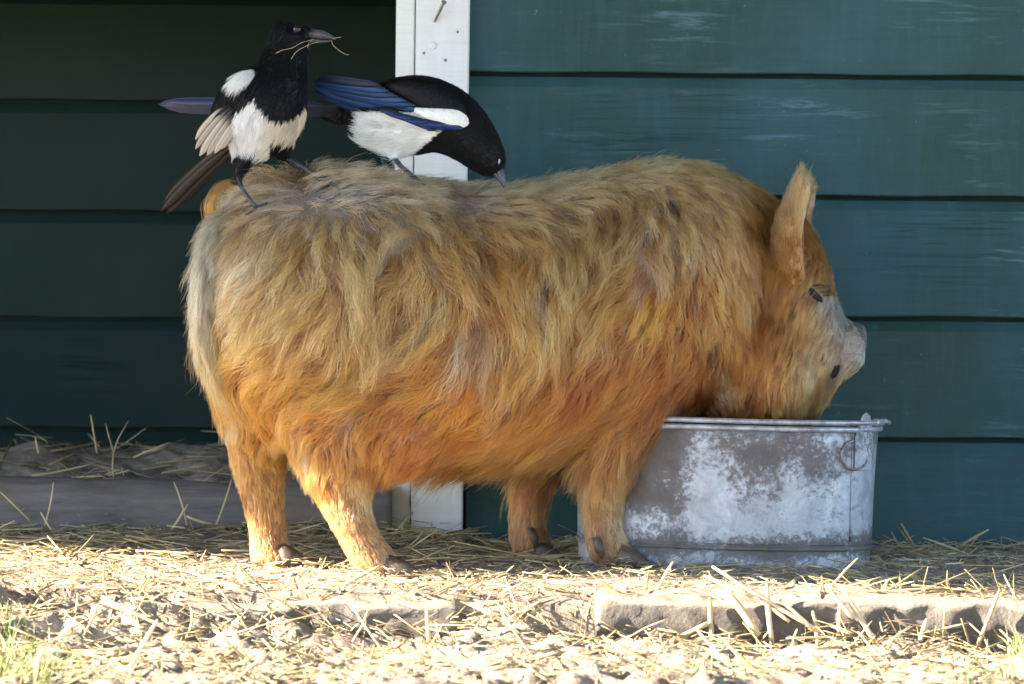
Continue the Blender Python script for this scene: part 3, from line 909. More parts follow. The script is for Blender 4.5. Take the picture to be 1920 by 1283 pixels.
# x, y, flow right, flow down, length (m), lift
COMB = [
    (380, 480, -.15, 1, .045, .35), (370, 620, -.05, 1, .050, .25), (400, 740, .1, 1, .045, .25), (440, 820, .15, 1, .022, .2),
    (430, 380, -.8, .35, .050, .9), (520, 335, -.5, -.2, .065, 1.4), (600, 330, .3, -.3, .065, 1.4), (700, 340, .4, .2, .055, 1.1), (820, 350, .6, .3, .045, .9), (950, 352, .8, .3, .045, .7), (1080, 330, .7, .3, .05, .6), (1200, 305, .5, .4, .055, .6), (1320, 305, .6, .6, .045, .4), (1420, 345, .7, 1, .040, .3),
    (470, 480, -.35, 1, .075, .35), (600, 470, -.2, 1, .085, .45), (720, 480, -.1, 1, .085, .5), (850, 470, .05, 1, .080, .5), (1000, 450, .25, 1, .085, .5), (1130, 440, .3, 1, .085, .5), (1250, 420, .2, 1, .06, .45), (1350, 420, -.1, 1, .04, .35),
    (460, 600, -.6, .9, .075, .35), (600, 600, -.5, 1, .085, .4), (740, 600, -.15, 1, .095, .45), (880, 600, .05, 1, .095, .45), (1020, 600, -.05, 1, .09, .45), (1150, 580, -.1, 1, .085, .5), (1260, 560, -.5, .7, .07, .6), (1370, 560, -.2, 1, .045, .4),
    (480, 690, -1, .45, .085, .3), (600, 700, -1, .45, .090, .35), (720, 700, -.8, .8, .085, .4), (860, 720, -.3, 1, .085, .4), (1000, 720, -.5, 1, .085, .4), (1130, 700, -.75, 1, .08, .45), (1260, 690, -.8, .9, .07, .5), (1350, 680, -.4, 1, .045, .4), (1385, 690, -.2, 1, .018, .15), (1380, 760, -.2, 1, .018, .15), (1400, 610, -.2, 1, .022, .2),
    (500, 790, -.7, .7, .050, .3), (620, 790, -.9, .6, .065, .35), (700, 780, -.7, .8, .06, .4), (800, 790, -.6, .8, .028, .3), (900, 800, -.8, 1, .075, .4), (1020, 800, -.9, .8, .085, .45), (1140, 780, -1, .8, .085, .45), (1250, 760, -.8, .9, .065, .4),
    (600, 860, -.2, 1, .035, .35), (690, 850, -.3, 1, .035, .35), (780, 870, -.5, .8, .030, .35), (880, 880, -.9, .6, .060, .35), (1000, 860, -1, .6, .075, .35), (1100, 830, -.9, .8, .075, .4), (1200, 820, -.4, 1, .05, .35),
    (500, 900, .1, 1, .022, .25), (650, 930, .2, 1, .022, .3), (500, 1000, .1, 1, .018, .25), (680, 1010, .5, 1, .018, .3), (520, 1060, .2, 1, .015, .3), (700, 1055, .5, 1, .014, .3), (990, 920, -.2, 1, .025, .3), (990, 1000, .1, 1, .016, .3), (1150, 900, -.2, 1, .028, .3), (1130, 980, .05, 1, .020, .3), (1150, 1045, .3, 1, .014, .3),
    (1440, 420, -.3, 1, .035, .5), (1430, 520, -.1, 1, .028, .4), (1420, 620, -.25, 1, .032, .4), (1418, 720, -.35, 1, .028, .35), (1460, 680, -.5, .8, .028, .45), (1450, 760, .1, 1, .040, .5), (1500, 760, .1, 1, .034, .45),
    (1500, 500, -.5, .4, .022, .4), (1540, 540, -.6, .6, .018, .4), (1510, 620, -.5, .8, .026, .45), (1560, 620, -.6, .5, .014, .35), (1540, 700, -.4, 1, .024, .4), (1590, 640, -.6, .3, .004, .2), (1590, 685, -.6, .3, .004, .2), (1530, 740, -.1, 1, .022, .35),
]
COMB = [(x, y, fx, fy, L * (.5 if y >= 890 else .6 if (x < 730 and y >= 815) else 1), lf * .68) for x, y, fx, fy, L, lf in COMB]
# x, y, r, g, b
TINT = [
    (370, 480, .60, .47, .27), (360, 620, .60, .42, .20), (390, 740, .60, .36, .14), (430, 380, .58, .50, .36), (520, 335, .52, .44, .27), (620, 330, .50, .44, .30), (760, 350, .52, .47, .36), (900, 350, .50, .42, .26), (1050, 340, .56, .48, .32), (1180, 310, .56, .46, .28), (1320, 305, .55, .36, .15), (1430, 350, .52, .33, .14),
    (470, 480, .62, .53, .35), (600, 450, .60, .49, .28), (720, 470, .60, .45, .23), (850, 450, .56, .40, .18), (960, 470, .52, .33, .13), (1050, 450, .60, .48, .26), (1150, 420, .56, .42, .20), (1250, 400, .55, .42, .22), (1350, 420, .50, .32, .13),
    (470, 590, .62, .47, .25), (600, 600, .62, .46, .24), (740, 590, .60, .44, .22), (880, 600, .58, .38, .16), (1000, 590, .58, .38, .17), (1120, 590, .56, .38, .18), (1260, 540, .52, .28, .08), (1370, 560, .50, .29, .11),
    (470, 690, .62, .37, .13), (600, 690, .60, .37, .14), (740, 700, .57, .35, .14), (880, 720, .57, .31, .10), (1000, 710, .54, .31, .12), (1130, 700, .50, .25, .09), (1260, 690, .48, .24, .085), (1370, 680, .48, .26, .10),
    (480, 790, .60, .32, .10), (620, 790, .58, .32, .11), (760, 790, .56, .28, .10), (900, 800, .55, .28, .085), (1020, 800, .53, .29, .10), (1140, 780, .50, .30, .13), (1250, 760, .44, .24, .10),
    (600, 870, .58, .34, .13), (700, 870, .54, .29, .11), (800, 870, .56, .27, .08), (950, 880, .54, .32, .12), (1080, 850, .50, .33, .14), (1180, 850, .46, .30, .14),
    (480, 920, .74, .47, .22), (660, 960, .70, .50, .28), (500, 1020, .68, .41, .18), (700, 1050, .64, .46, .26), (990, 920, .42, .24, .11), (990, 1000, .46, .30, .17), (1150, 920, .52, .36, .18), (1160, 990, .56, .46, .29), (1120, 1030, .48, .36, .22),  # hind-leg hair paled to put sunlight into its colour
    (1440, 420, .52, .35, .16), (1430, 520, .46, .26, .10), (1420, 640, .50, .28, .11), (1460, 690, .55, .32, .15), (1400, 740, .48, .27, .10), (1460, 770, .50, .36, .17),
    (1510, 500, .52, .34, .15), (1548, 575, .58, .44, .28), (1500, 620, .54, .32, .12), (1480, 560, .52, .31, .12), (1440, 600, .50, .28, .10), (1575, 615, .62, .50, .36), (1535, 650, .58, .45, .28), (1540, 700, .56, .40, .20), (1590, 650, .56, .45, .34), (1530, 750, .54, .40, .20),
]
def pig_spec(p, n):
    a, b, v = pq(p)
    c = lerp_pts(a, b, COMB)
    q = np.stack([a * .012, b * .012, v * 9], -1)
    ang = 0.75 * fbm(q, 2, 5) + 0.35 * fbm(q * 3.1, 2, 15)
    fx, fy = c[:, 0], c[:, 1]
    m = np.sqrt(fx ** 2 + fy ** 2) + 1e-6
    fx, fy = fx / m, fy / m
    body = sstep(1480, 1380, a) * sstep(930, 840, b)
    ang = ang * (0.25 + 0.75 * body)
    fx, fy = fx * np.cos(ang) - fy * np.sin(ang), fx * np.sin(ang) + fy * np.cos(ang)
    flow = fx[:, None] * UN - fy[:, None] * ZN
    top = np.clip(n[:, 2], 0, 1)[:, None]
    flow = flow + top ** 3 * (np.sign(v)[:, None] * VN) * 0.8
    dens = np.where(v > -0.05, 1.0, 0.38) * (0.75 + 1.3 * sstep(.06, .015, c[:, 2]))
    dens = dens * (1 + 1.2 * sstep(1400, 1500, a))
    dens = dens * (1 - .95 * np.exp(-((a - (420 + .0012 * (b - 560) ** 2)) / 15) ** 2) * sstep(430, 470, b) * sstep(680, 620, b) * (v > -.02))
    # thin coat: belly patch, jowl, ridge of the rump, round the eye, snout tip
    for (x, y, rx, ry, k_) in ((805, 815, 75, 70, .72), (1448, 690, 36, 38, .35), (1590, 655, 28, 45, .6), (1525, 550, 18, 12, .85)):
        dens = dens * (1 - k_ * np.exp(-((a - x) / rx) ** 2 - ((b - y) / ry) ** 2))
    ridge = np.exp(-((b - (372 + 0.00006 * (a - 640) ** 2 * 4)) / 20) ** 2) * sstep(400, 450, a) * sstep(930, 860, a) * sstep(-.2, .5, fbm(q * .9 + 3, 2, 77))
    dens = dens * (1 - .45 * ridge)
    dens = dens * np.where(n[:, 2] < -0.85, 0.4, 1)
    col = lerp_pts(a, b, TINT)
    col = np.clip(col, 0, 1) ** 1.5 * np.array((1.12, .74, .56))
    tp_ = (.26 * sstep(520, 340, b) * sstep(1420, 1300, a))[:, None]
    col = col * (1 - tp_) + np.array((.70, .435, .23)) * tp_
    col = col * (1 - .5 * ridge[:, None]) + np.array((.40, .38, .36)) * .5 * ridge[:, None]
    for (x, y, rx, ry, k_) in ((1526, 553, 24, 13, .92), (1562, 700, 15, 19, .92)):  # dark hair colour stands in for shade in eye socket and mouth gap
        dk = (k_ * np.exp(-(((a - x) + (b - y) * .3) / rx) ** 2 - (((b - y) - (a - x) * .3) / ry) ** 2))[:, None]
        col = col * (1 - dk) + np.array((.05, .028, .018)) * dk
    br = (np.exp(-((a - (1548 + .62 * (b - 545))) / (13 + .16 * np.clip(b - 550, 0, 120))) ** 2) * sstep(535, 565, b) * sstep(700, 670, b))[:, None]
    col = col * (1 - .78 * br) + np.array((.66, .56, .45)) * .78 * br
    tn = fbm(q * 2.3 + 40, 3, 25)
    tone = 0.42 * tn
    pale = sstep(0.45, 0.95, fbm(q * np.array((1.9, .8, 1)) + 9, 2, 33))[:, None] * body[:, None]
    col = col * (1 - .35 * pale) + np.array((.50, .40, .27)) * .35 * pale
    L = c[:, 2] * (1 - .6 * ridge)
    return dict(length=L, flow=flow, lift=np.clip(c[:, 3], .1, 1.6), dens=dens, color=col, tone=tone, wave=0.18 + 0.75 * body, mess=0.12 + 0.25 * sstep(.7, 1.3, c[:, 3]), hang=0.8 * sstep(780, 870, b) * body, thick=0.75 + 0.35 * sstep(.02, .05, c[:, 2]))
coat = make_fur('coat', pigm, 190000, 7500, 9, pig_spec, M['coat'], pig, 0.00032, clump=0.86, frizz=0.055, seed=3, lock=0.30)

# ears
def ear(base, mid, tip, v0, v1, face, wid):
    """cupped leaf-shaped ear: spine through px points, opening towards face"""
    sp = catmull([(*base, v0), (*mid, (v0 + v1) / 2), (*tip, v1)], 16)
    cen = [PW(x, y, v) for x, y, v in sp]
    V, F = [], []
    nn = 13
    for i, c in enumerate(cen):
        s = i / 15
        t = (cen[min(i + 1, 15)] - cen[max(i - 1, 0)]).normalized()
        f = (face - t * face.dot(t)).normalized()
        sd = t.cross(f)
        w = wid * min(1, .30 + s * 5) * (0.72 + 0.55 * math.sin(min(1, s * 1.25) * math.pi * 0.62)) * (1 - .42 * s * s) * (1 - max(0, (s - .80) / .20) ** 2.4 * 0.93)
        cup = 1.65 - 0.75 * s
        for lay in (0, 1):
            for j in range(nn):
                th = (j / (nn - 1) * 2 - 1) * cup
                r = w / max(cup, .3) * (1.0)
                o = sd * math.sin(th) * r - f * (math.cos(th) - 1) * -r * 1.0
                o = sd * (math.sin(th) * r) + f * ((1 - math.cos(th)) * r)
                V.append(c + o - f * (0.0055 * (1 - .5 * abs(th) / cup) if lay else 0))
    row = nn * 2
    for i in range(15):
        for j in range(nn - 1):
            a_, b_ = i * row + j, (i + 1) * row + j
            F.append((a_, a_ + 1, b_ + 1, b_)); F.append((a_ + nn, b_ + nn, b_ + nn + 1, a_ + nn + 1))
        for j, flip in ((0, 0), (nn - 1, 1)):
            a_, b_ = i * row + j, (i + 1) * row + j
            F.append((a_, b_, b_ + nn, a_ + nn) if not flip else (a_, a_ + nn, b_ + nn, b_))
    for j in range(nn - 1):
        F.append((j, j + nn, j + nn + 1, j + 1)); b_ = 15 * row + j; F.append((b_, b_ + 1, b_ + nn + 1, b_ + nn))
    me = mesh('ear', V, F)
    bm = bmesh.new(); bm.from_mesh(me); bmesh.ops.recalc_face_normals(bm, faces=bm.faces); bm.to_mesh(me); bm.free()
    return me
face = (U * 0.62 + VV * 0.75).normalized()
for args, nm in (((( 1474, 548), (1458, 440), (1505, 322), 0.105, 0.122, (U * 0.93 + VV * 0.22).normalized(), 0.052), 'n'), (((1478, 500), (1492, 420), (1522, 345), -0.07, -0.09, (U * 0.9 + VV * 0.3).normalized(), 0.028), 'f')):
    em = ear(*args)
    eco, eno = mesh_arrays(em)
    fv = np.array(args[5])
    inner = sstep(0.15, 0.6, eno @ fv)[:, None]
    set_col(em, np.array((.45, .27, .13)) * (1 - inner) + np.array((.58, .33, .28)) * inner)
    eo = link('ear', em, M['skin'], pig, smooth=True)
    up = np.array((PW(args[2][0], args[2][1], args[4]) - PW(*args[0], args[3])).normalized())
    def ear_spec(p, n, fv=fv, up=up):
        inn = sstep(0.1, 0.5, n @ fv)
        a, b, v = pq(p)
        k_ = len(p)
        t = sstep(545, 330, b)
        col = np.array((.26, .12, .038))[None] * (1 - t)[:, None] + np.array((.38, .21, .075))[None] * t[:, None]
        return dict(length=0.015 + 0.005 * (1 - t), flow=np.tile(up, (k_, 1)), lift=np.full(k_, .25), dens=1 - .8 * inn, color=col, wave=np.full(k_, .1), mess=np.full(k_, .18), tone=.35 * fbm(p * 60, 2, 9), thick=np.full(k_, .8))
    make_fur('ear_hair', em, 7000, 420, 5, ear_spec, M['coat'], eo, 0.00030, 0.5, 0.09, 17)

# eye slit with lashes, snout disc, mouth
ep, en = on_pig(1527, 553)
def blob(c, X_, Y_, Z_, n=12):
    secs = []
    for i in range(n + 1):
        t = math.pi * i / n; s = max(math.sin(t), .02)
        secs.append((c - Z_ * math.cos(t), X_ * s, Y_ * s))
    return ring_loft(secs, 14, 1.0)
slit = (U * 0.72 - ZZ * 0.55).normalized()
slit = (slit - en * slit.dot(en)).normalized(); perp = en.cross(slit)
link('eye', mesh('eye', *blob(ep + en * 0.001, slit * 0.016, perp * 0.0056, en * 0.0035)), M['eye2'], pig, smooth=True)
lashV = []
for i in range(34):
    s = random.uniform(-1, 1)
    b0 = ep + slit * s * 0.014 + perp * 0.0055 * (1 if perp.z > 0 else -1) + en * 0.005
    dirn = (en * 0.9 + U * 0.8 + ZZ * random.uniform(-.15, .25)).normalized()
    lashV.append([b0, b0 + dirn * 0.012 + ZZ * .001, b0 + dirn * random.uniform(.018, .027) - ZZ * 0.002])
lm = strips('eyelash', np.array([[list(q) for q in l] for l in lashV]), np.tile(np.array([.0003, .00025, .0001]), (34, 1)))
link('eyelash', lm, M['mouth'], pig)
sn = PW(1604, 652, 0)
nd = (U * 0.98 - ZZ * 0.17).normalized(); upd = VV.cross(nd).normalized()
if upd.z < 0: upd = -upd
secs = [(sn - nd * .020, VV * .042, upd * .033), (sn - nd * .006, VV * .045, upd * .0355), (sn + nd * .002, VV * .044, upd * .0345), (sn + nd * .005, VV * .035, upd * .026), (sn + nd * .004, VV * .018, upd * .013)]
sd_ = link('snout_disc', mesh('snout_disc', *ring_loft(secs, 28, 1.0)), M['snout'], pig, smooth=True)
for s in (-1, 1):
    link('nostril', mesh('nostril', *blob(sn + nd * .0055 + VV * .016 * s, VV * .007, upd * .011, nd * .002)), M['mouth'], sd_, smooth=True)
mpts = []
for (x, y) in ((1580, 686), (1571, 690), (1562, 697), (1555, 706), (1550, 716)):
    h_, n_ = on_pig(x, y)
    if h_ is not None: mpts.append(h_ - n_ * .0050)
link('mouth', mesh('mouth', *tube(mpts, [.003, .0085, .0125, .010, .003][:len(mpts)], 10)), M['mouth'], pig, smooth=True)

# cloven hooves and dew claws
def toe(c, dirn, L, w, h):
    dirn = dirn.normalized(); sd = dirn.cross(ZZ).normalized()
    secs = [(c - dirn * .3 * L + ZZ * h * .52, sd * w * .75, ZZ * h * .52), (c + ZZ * h * .5, sd * w, ZZ * h * .5), (c + dirn * .5 * L + ZZ * h * .36, sd * w * .85, ZZ * h * .36), (c + dirn * .9 * L + ZZ * h * .17, sd * w * .45, ZZ * h * .17), (c + dirn * L + ZZ * h * .1, sd * w * .15, ZZ * h * .08)]
    return ring_loft(secs, 14, .85)
for (x, y, v, yaw, L) in ((728, 1070, .13, -.2, .046), (532, 1068, -.03, 0, .034), (1164, 1060, .10, -.25, .040), (1012, 1050, -.10, -.2, .036)):
    c = PW(x, y, v); c.z = gh(c.x, c.y) - .003
    for s in (-1, 1):
        dirn = U + VV * (s * .16 - yaw * .6)
        link('hoof', mesh('hoof', *toe(c + VV * s * .0165, dirn, L, .0165, .034)), M['hoof'], pig, smooth=True)
for (x, y, v) in ((1000, 1008, -.073), (1122, 1026, .124), (962, 1012, -.113)):
    c = PW(x, y, v)
    secs = [(c + ZZ * .014 - U * .004, U * .005, VV * .004), (c, U * .0065, VV * .006), (c - ZZ * .010 + U * .003, U * .0045, VV * .0045), (c - ZZ * .016 + U * .004, U * .001, VV * .001)]
    link('dewclaw', mesh('dewclaw', *ring_loft(secs, 12, 1)), M['hoof'], pig, smooth=True)

# tail hanging down the rump
tp = catmull([(430, 400, .03, 17), (402, 440, .07, 16), (386, 510, .085, 15), (380, 590, .085, 13), (384, 640, .08, 11), (392, 685, .075, 8), (402, 720, .07, 4)], 22)
tsec = [(PW(x, y, v), U * (r / 1350), VV * (r / 1350)) for x, y, v, r in tp]
tailm = remeshed('tail', [ring_loft(tsec, 14, 1)], .004, 3)
tco, _ = mesh_arrays(tailm)
set_col(tailm, np.tile(np.array((.34, .33, .35)), (len(tco), 1)))
tail = link('tail', tailm, M['skin'], pig)
def tail_spec(p, n):
    a, b, v = pq(p); k_ = len(p)
    t = sstep(420, 760, b)
    flow = np.outer(-.35 + .75 * t, UN) - np.outer(np.full(k_, 1.0), ZN) + n * .12
    flow[:, :] += np.outer(np.where(b < 430, -.6, 0), UN)
    col = np.array((.54, .42, .25))[None] * (1 - t)[:, None] + np.array((.50, .24, .07))[None] * t[:, None]
    near_ = sstep(.2, .7, n @ UN)
    return dict(length=.034 + .018 * t, flow=flow, lift=.3 + 0 * t, dens=1 - .75 * near_ * sstep(640, 560, b), color=col, wave=.25 + 0 * t, mess=.14 + 0 * t, tone=0 * t, hang=.5 * t)
make_fur('tail_hair', tailm, 6500, 260, 8, tail_spec, M['coat'], tail, .00036, .6, .08, 21)
# one curled orange lock where the tail leaves the rump
cl = []
for i in range(85):
    s = random.gauss(0, 1) * .75; w = random.gauss(0, 1) * .007; e = random.uniform(.75, 1.05)
    c = [PW(398 + 12 * s, 415, .0), PW(394 + 11 * s, 388, .0), PW(400 + 9 * s, 366, .0), PW(413 + 7 * s, 351 + 4 * s, .0), PW(426 + 12 * (e - .9), 346 + 5 * s, .0), PW(432 + 30 * (e - .9), 352 + 9 * s, .0)]
    cl.append([list(q + VV * (w + .01) + Vector((random.gauss(0, .0008), 0, random.gauss(0, .0008)))) for q in c])
cu = bpy.data.hair_curves.new('tail_lock'); cu.add_curves([6] * len(cl))
cu.attributes['position'].data.foreach_set('vector', np.array(cl, dtype=np.float32).ravel())
cu.attributes.new('radius', 'FLOAT', 'POINT').data.foreach_set('value', np.tile(np.array([.0003, .0003, .00028, .00025, .0002, .0001], dtype=np.float32), len(cl)))
lc_ = np.array((.30, .11, .022, 1)) * np.ones((len(cl), 1)); lc_[:, :3] *= RNG.uniform(.8, 1.2, (len(cl), 1))
cu.attributes.new('hair_color', 'FLOAT_COLOR', 'CURVE').data.foreach_set('color', lc_.astype(np.float32).ravel())
lo_ = link('tail_lock', cu, M['coat'], tail)

# ------------------------------------------------------------------ magpies
def PP(px, py, Y): return P(px, py, Y)
def bird_loft(pts, n=30, S=1357):
    """pts: px, py, Y, in-plane radius px, depth radius px; ring planes follow the path"""
    pts = catmull(pts, n)
    cen = [P(p[0], p[1], p[2]) for p in pts]
    secs = []
    for i, p in enumerate(pts):
        t = (cen[min(i + 1, n - 1)] - cen[max(i - 1, 0)]).normalized()
        dep = Vector((0, 1, 0)); dep = (dep - t * dep.dot(t)).normalized()
        A = t.cross(dep)
        secs.append((cen[i], A * max(p[3], 1) / S, dep * max(p[4], 1) / S))
    return ring_loft(secs, 24, 1.0)
def feather(root, tip, bend, w, col_fn, parent, facing=Vector((0, -1, 0)), name='feather', S=1357, roundness=2.6):
    """one vaned feather: px root and tip (px, py, Y), bend in px, half width px"""
    a, b = P(*root), P(*tip)
    ax = b - a; L = ax.length; ax = ax.normalized()
    sd = ax.cross(facing).normalized(); nrm = sd.cross(ax).normalized()
    if nrm.dot(facing) < 0: nrm = -nrm
    nseg = 14
    V, F, C = [], [], []
    for lay in (0, 1):
        for i in range(nseg + 1):
            s = i / nseg
            prof_ = (min(1, (s / .22)) ** .6) * (1 - max(0, (s - .70) / .30) ** roundness) * (0.75 + .25 * s)
            c = a.lerp(b, s) + sd * (bend / S * math.sin(math.pi * s))
            for j, wj in enumerate((-1, -.5, 0, .5, 1)):
                hw = max(w / S * prof_, .0004)
                q = c + sd * wj * hw + nrm * ((1 - wj * wj) * hw * .22 + (0.0006 if (j == 2 and not lay) else 0)) - nrm * (0.0007 if lay else 0)
                V.append(q); C.append(col_fn(s, wj))
    n5 = (nseg + 1) * 5
    for i in range(nseg):
        for j in range(4):
            q = i * 5 + j
            F.append((q, q + 1, q + 6, q + 5)); F.append((n5 + q, n5 + q + 5, n5 + q + 6, n5 + q + 1))
        for j in (0, 4):
            q = i * 5 + j
            F.append((q, q + 5, n5 + q + 5, n5 + q))
    for j in range(4):
        F.append((j, n5 + j, n5 + j + 1, j + 1)); q = nseg * 5 + j; F.append((q, q + 1, n5 + q + 1, n5 + q))
    me = mesh(name, V, F)
    set_col(me, np.array(C))
    return link(name, me, M['feather'], parent, smooth=True)
BLACK = np.array((.0045, .0045, .0055)); WHITE = np.array((.90, .89, .87))
def plumage(me, n, colf, flowv, parent, L=.012, seed=5, r=.00022):
    def spec(p, nn):
        k_ = len(p)
        px, py = unproj(p)
        col = colf(px, py)
        f = flowv(px, py)
        lum = col.mean(1)
        return dict(length=L * (.55 + .75 * sstep(.1, .5, lum)), flow=f, lift=np.full(k_, .16), dens=np.ones(k_), color=col, wave=np.full(k_, .05), mess=np.full(k_, .10), tone=np.zeros(k_))
    return make_fur('plumage', me, n, 900, 5, spec, M['plume'], parent, r, .35, .06, seed)
def leg(parent, pts, rad, toes, Y):
    """shank tube and its toes (sub-parts)"""
    V, F = tube([P(*q) for q in pts], [r_ / 1357 for r_ in rad], 8)
    lo = link('leg', mesh('leg', V, F), M['shank'], parent, smooth=True)
    for tq in toes:
        m = len(tq)
        V, F = tube([P(*q) for q in tq], [4.2 / 1357 - (2.4 / 1357) * i / (m - 1) for i in range(m)], 7)
        link('toe', mesh('toe', V, F), M['shank'], lo, smooth=True)
    return lo

def pig_Y(px, py, d=0.0):
    h, n_ = on_pig(px, py)
    return (h.y if h is not None else 5.5) - d

# --- upright magpie, breast half turned to the camera
Y1 = 5.46
b1 = [bird_loft([(556, 52, Y1, 12, 12), (552, 56, Y1, 27, 25), (547, 63, Y1, 35, 31), (540, 84, Y1, 39, 34), (533, 112, Y1, 43, 42), (526, 142, Y1, 52, 54), (515, 175, Y1, 63, 64), (500, 210, Y1, 70, 68), (482, 243, Y1, 62, 60), (466, 270, Y1 + .005, 44, 44), (452, 290, Y1 + .01, 18, 20), (448, 297, Y1 + .01, 4, 4)], 34),
      bird_loft([(568, 62, Y1, 20, 19), (580, 66, Y1, 13, 13), (588, 69, Y1, 7, 8)], 8),
      bird_loft([(482, 140, Y1 - .005, 16, 22), (458, 160, Y1 - .012, 26, 30), (434, 188, Y1 - .012, 26, 24), (414, 212, Y1 - .008, 19, 15), (400, 232, Y1 - .005, 8, 7)], 14),
      bird_loft([(462, 275, Y1, 25, 24), (455, 305, Y1 - .01, 17, 16), (448, 330, Y1 - .015, 9, 9), (446, 340, Y1 - .015, 5, 5)], 12),
      bird_loft([(525, 250, Y1 + .02, 28, 24), (530, 280, Y1 + .02, 18, 16), (538, 298, Y1 + .02, 9, 8)], 10)]
m1 = remeshed('magpie', b1, .0032, 5)
def col1(px, py):
    k_ = len(px)
    wob = 3 * np.sin(px * .55) + 2 * np.sin(px * 1.3 + py * .3)
    bib = np.where(px > 478, 231 - ((px - 527) / 54) ** 2 * 44, 186 + (478 - px) * .78) + wob
    white = (py > bib) & (py < 294 + wob) & ~((px < 480) & (py > 286)) & ~((px > 508) & (py > 264 + wob * .5))
    c45, s45 = math.cos(R(-30)), math.sin(R(-30))
    dx, dy = px - 453, py - 149
    e = ((dx * c45 + dy * s45) / 31) ** 2 + ((-dx * s45 + dy * c45) / 12) ** 2
    white |= e < 1
    cream = sstep(470, 530, px)[:, None]
    w = WHITE * (1 - cream) + np.array((.74, .64, .50)) * cream
    w = np.where((py < 175)[:, None], WHITE, w)
    return np.where(white[:, None], w, BLACK)
def flow1(px, py):
    f = np.tile(np.array((-.35, 0, -1.0)), (len(px), 1))
    f[py < 90] = (-.8, 0, -.55)
    return f
c1, _ = mesh_arrays(m1)
set_col(m1, col1(*unproj(c1)))
mag1 = link('magpie', m1, M['birdbody'])
tag(mag1, 'upright magpie with wisps in its bill standing on the pig\'s rump', 'bird', 'magpies on the pig\'s back')
plumage(m1, 26000, col1, flow1, mag1, seed=5)
def beak(parent, top, bot):
    for nm, pts in (('upper_bill', top), ('lower_bill', bot)):
        link(nm, mesh(nm, *bird_loft(pts, 14)), M['bill'], parent, smooth=True)
beak(mag1, [(576, 64, Y1 - .002, 11, 10), (590, 64, Y1 - .003, 9.5, 8), (606, 66, Y1 - .004, 7.5, 6), (620, 70, Y1 - .005, 4.5, 4), (629, 75, Y1 - .006, 1.2, 1.2)],
     [(576, 75, Y1 - .002, 6, 8), (592, 77, Y1 - .003, 4.5, 6), (608, 77.5, Y1 - .004, 3, 4), (622, 76.5, Y1 - .005, 1, 1)])
ec = P(557, 55, Y1 - .0292)
link('eye', mesh('eye', *blob(ec, Vector((.0055, 0, 0)), Vector((0, 0, .0055)), Vector((0, -.004, 0)))), M['eye'], mag1, smooth=True)
wing1 = link('wing', mesh('wing', *bird_loft([(440, 195, Y1 - .024, 10, 5), (418, 218, Y1 - .022, 14, 5), (402, 240, Y1 - .018, 12, 4), (394, 252, Y1 - .016, 4, 2)], 10)), M['birdbody'], mag1, smooth=True)
set_col(wing1.data, np.tile(BLACK, (len(wing1.data.vertices), 1)))
prim = [((428, 196), (366, 262), 7), ((434, 200), (366, 280), 8), ((438, 205), (374, 293), 9), ((442, 212), (388, 292), 9), ((446, 220), (402, 288), 8), ((450, 226), (414, 280), 8)]
for i, (r_, t_, w_) in enumerate(prim):
    def cf(s, wj, i=i):
        pale = np.array((.50, .43, .36)) if i % 2 == 0 else np.array((.40, .345, .29))
        d_ = np.array((.035, .03, .03))
        k_ = float(sstep(.12, .38, np.array(s)))
        c = d_ * (1 - k_) + pale * k_
        if abs(wj) >= 1: c = c * .35
        if wj == 0: c = c * .7
        return c
    feather((*r_, Y1 - .026 - .0012 * i), (*t_, Y1 - .014 - .0016 * i), 5 - i, w_, cf, wing1)
for i, (r_, t_, w_) in enumerate([((436, 262), (306, 380), 10), ((440, 268), (300, 398), 10), ((446, 274), (312, 402), 10), ((440, 270), (322, 388), 9), ((450, 278), (340, 384), 8)]):
    def cf(s, wj, i=i):
        c = np.array((.010, .0085, .0085)) if i != 3 else np.array((.055, .045, .04))
        return c * (.8 if abs(wj) >= 1 else 1)
    feather((*r_, Y1 + .012 + .002 * i), (*t_, Y1 + .10 + .004 * i), 4, w_, cf, mag1, name='tail_feather')
yA = pig_Y(480, 400, .004); yB = pig_Y(622, 352, .004)
leg(mag1, [(447, 332, Y1 - .015), (452, 350, (Y1 + yA) / 2 - .008), (466, 372, yA), (482, 391, yA)], [5, 4.2, 3.8, 4.2],
    [[(482, 391, yA), (498, 392, yA - .004), (516, 396, yA - .004)], [(482, 391, yA), (496, 398, yA - .008), (510, 403, yA - .010)], [(482, 391, yA), (470, 398, yA - .006), (460, 404, yA - .008)], [(482, 391, yA), (490, 384, yA + .006), (500, 382, yA + .01)]], Y1)
leg(mag1, [(538, 296, Y1 + .02), (556, 306, Y1 + .02), (586, 325, yB), (604, 334, yB)], [5, 4.2, 4, 4.4],
    [[(604, 334, yB), (622, 344, yB - .004), (636, 352, yB - .006)], [(604, 334, yB), (620, 336, yB), (640, 342, yB)], [(604, 334, yB), (594, 340, yB - .008), (588, 348, yB - .01)]], Y1)
# wisps of hair held in the bill
wl = [[(622, 76), (624, 84), (632, 92), (642, 99), (650, 103), (654, 102)], [(624, 72), (632, 71), (640, 70)], [(597, 79), (585, 82), (567, 90), (555, 98), (545, 112)], [(588, 74), (566, 80), (548, 90), (530, 94), (518, 100)], [(585, 76), (578, 82), (577, 90)]]
V, F = joinvf([tube([P(x, y, Y1 - .012 - (.02 if x < 580 else 0) * (1 if y > 78 else .6)) for x, y in catmull(w_, 14)], .00032, 5) for w_ in wl])
wo = link('hair_wisp', mesh('hair_wisp', V, F), M['straw'], smooth=True)
set_col(wo.data, np.tile(np.array((.50, .40, .24)), (len(V), 1)))
tag(wo, 'thin pale wisps of hair held in the upright magpie\'s bill', 'hair')

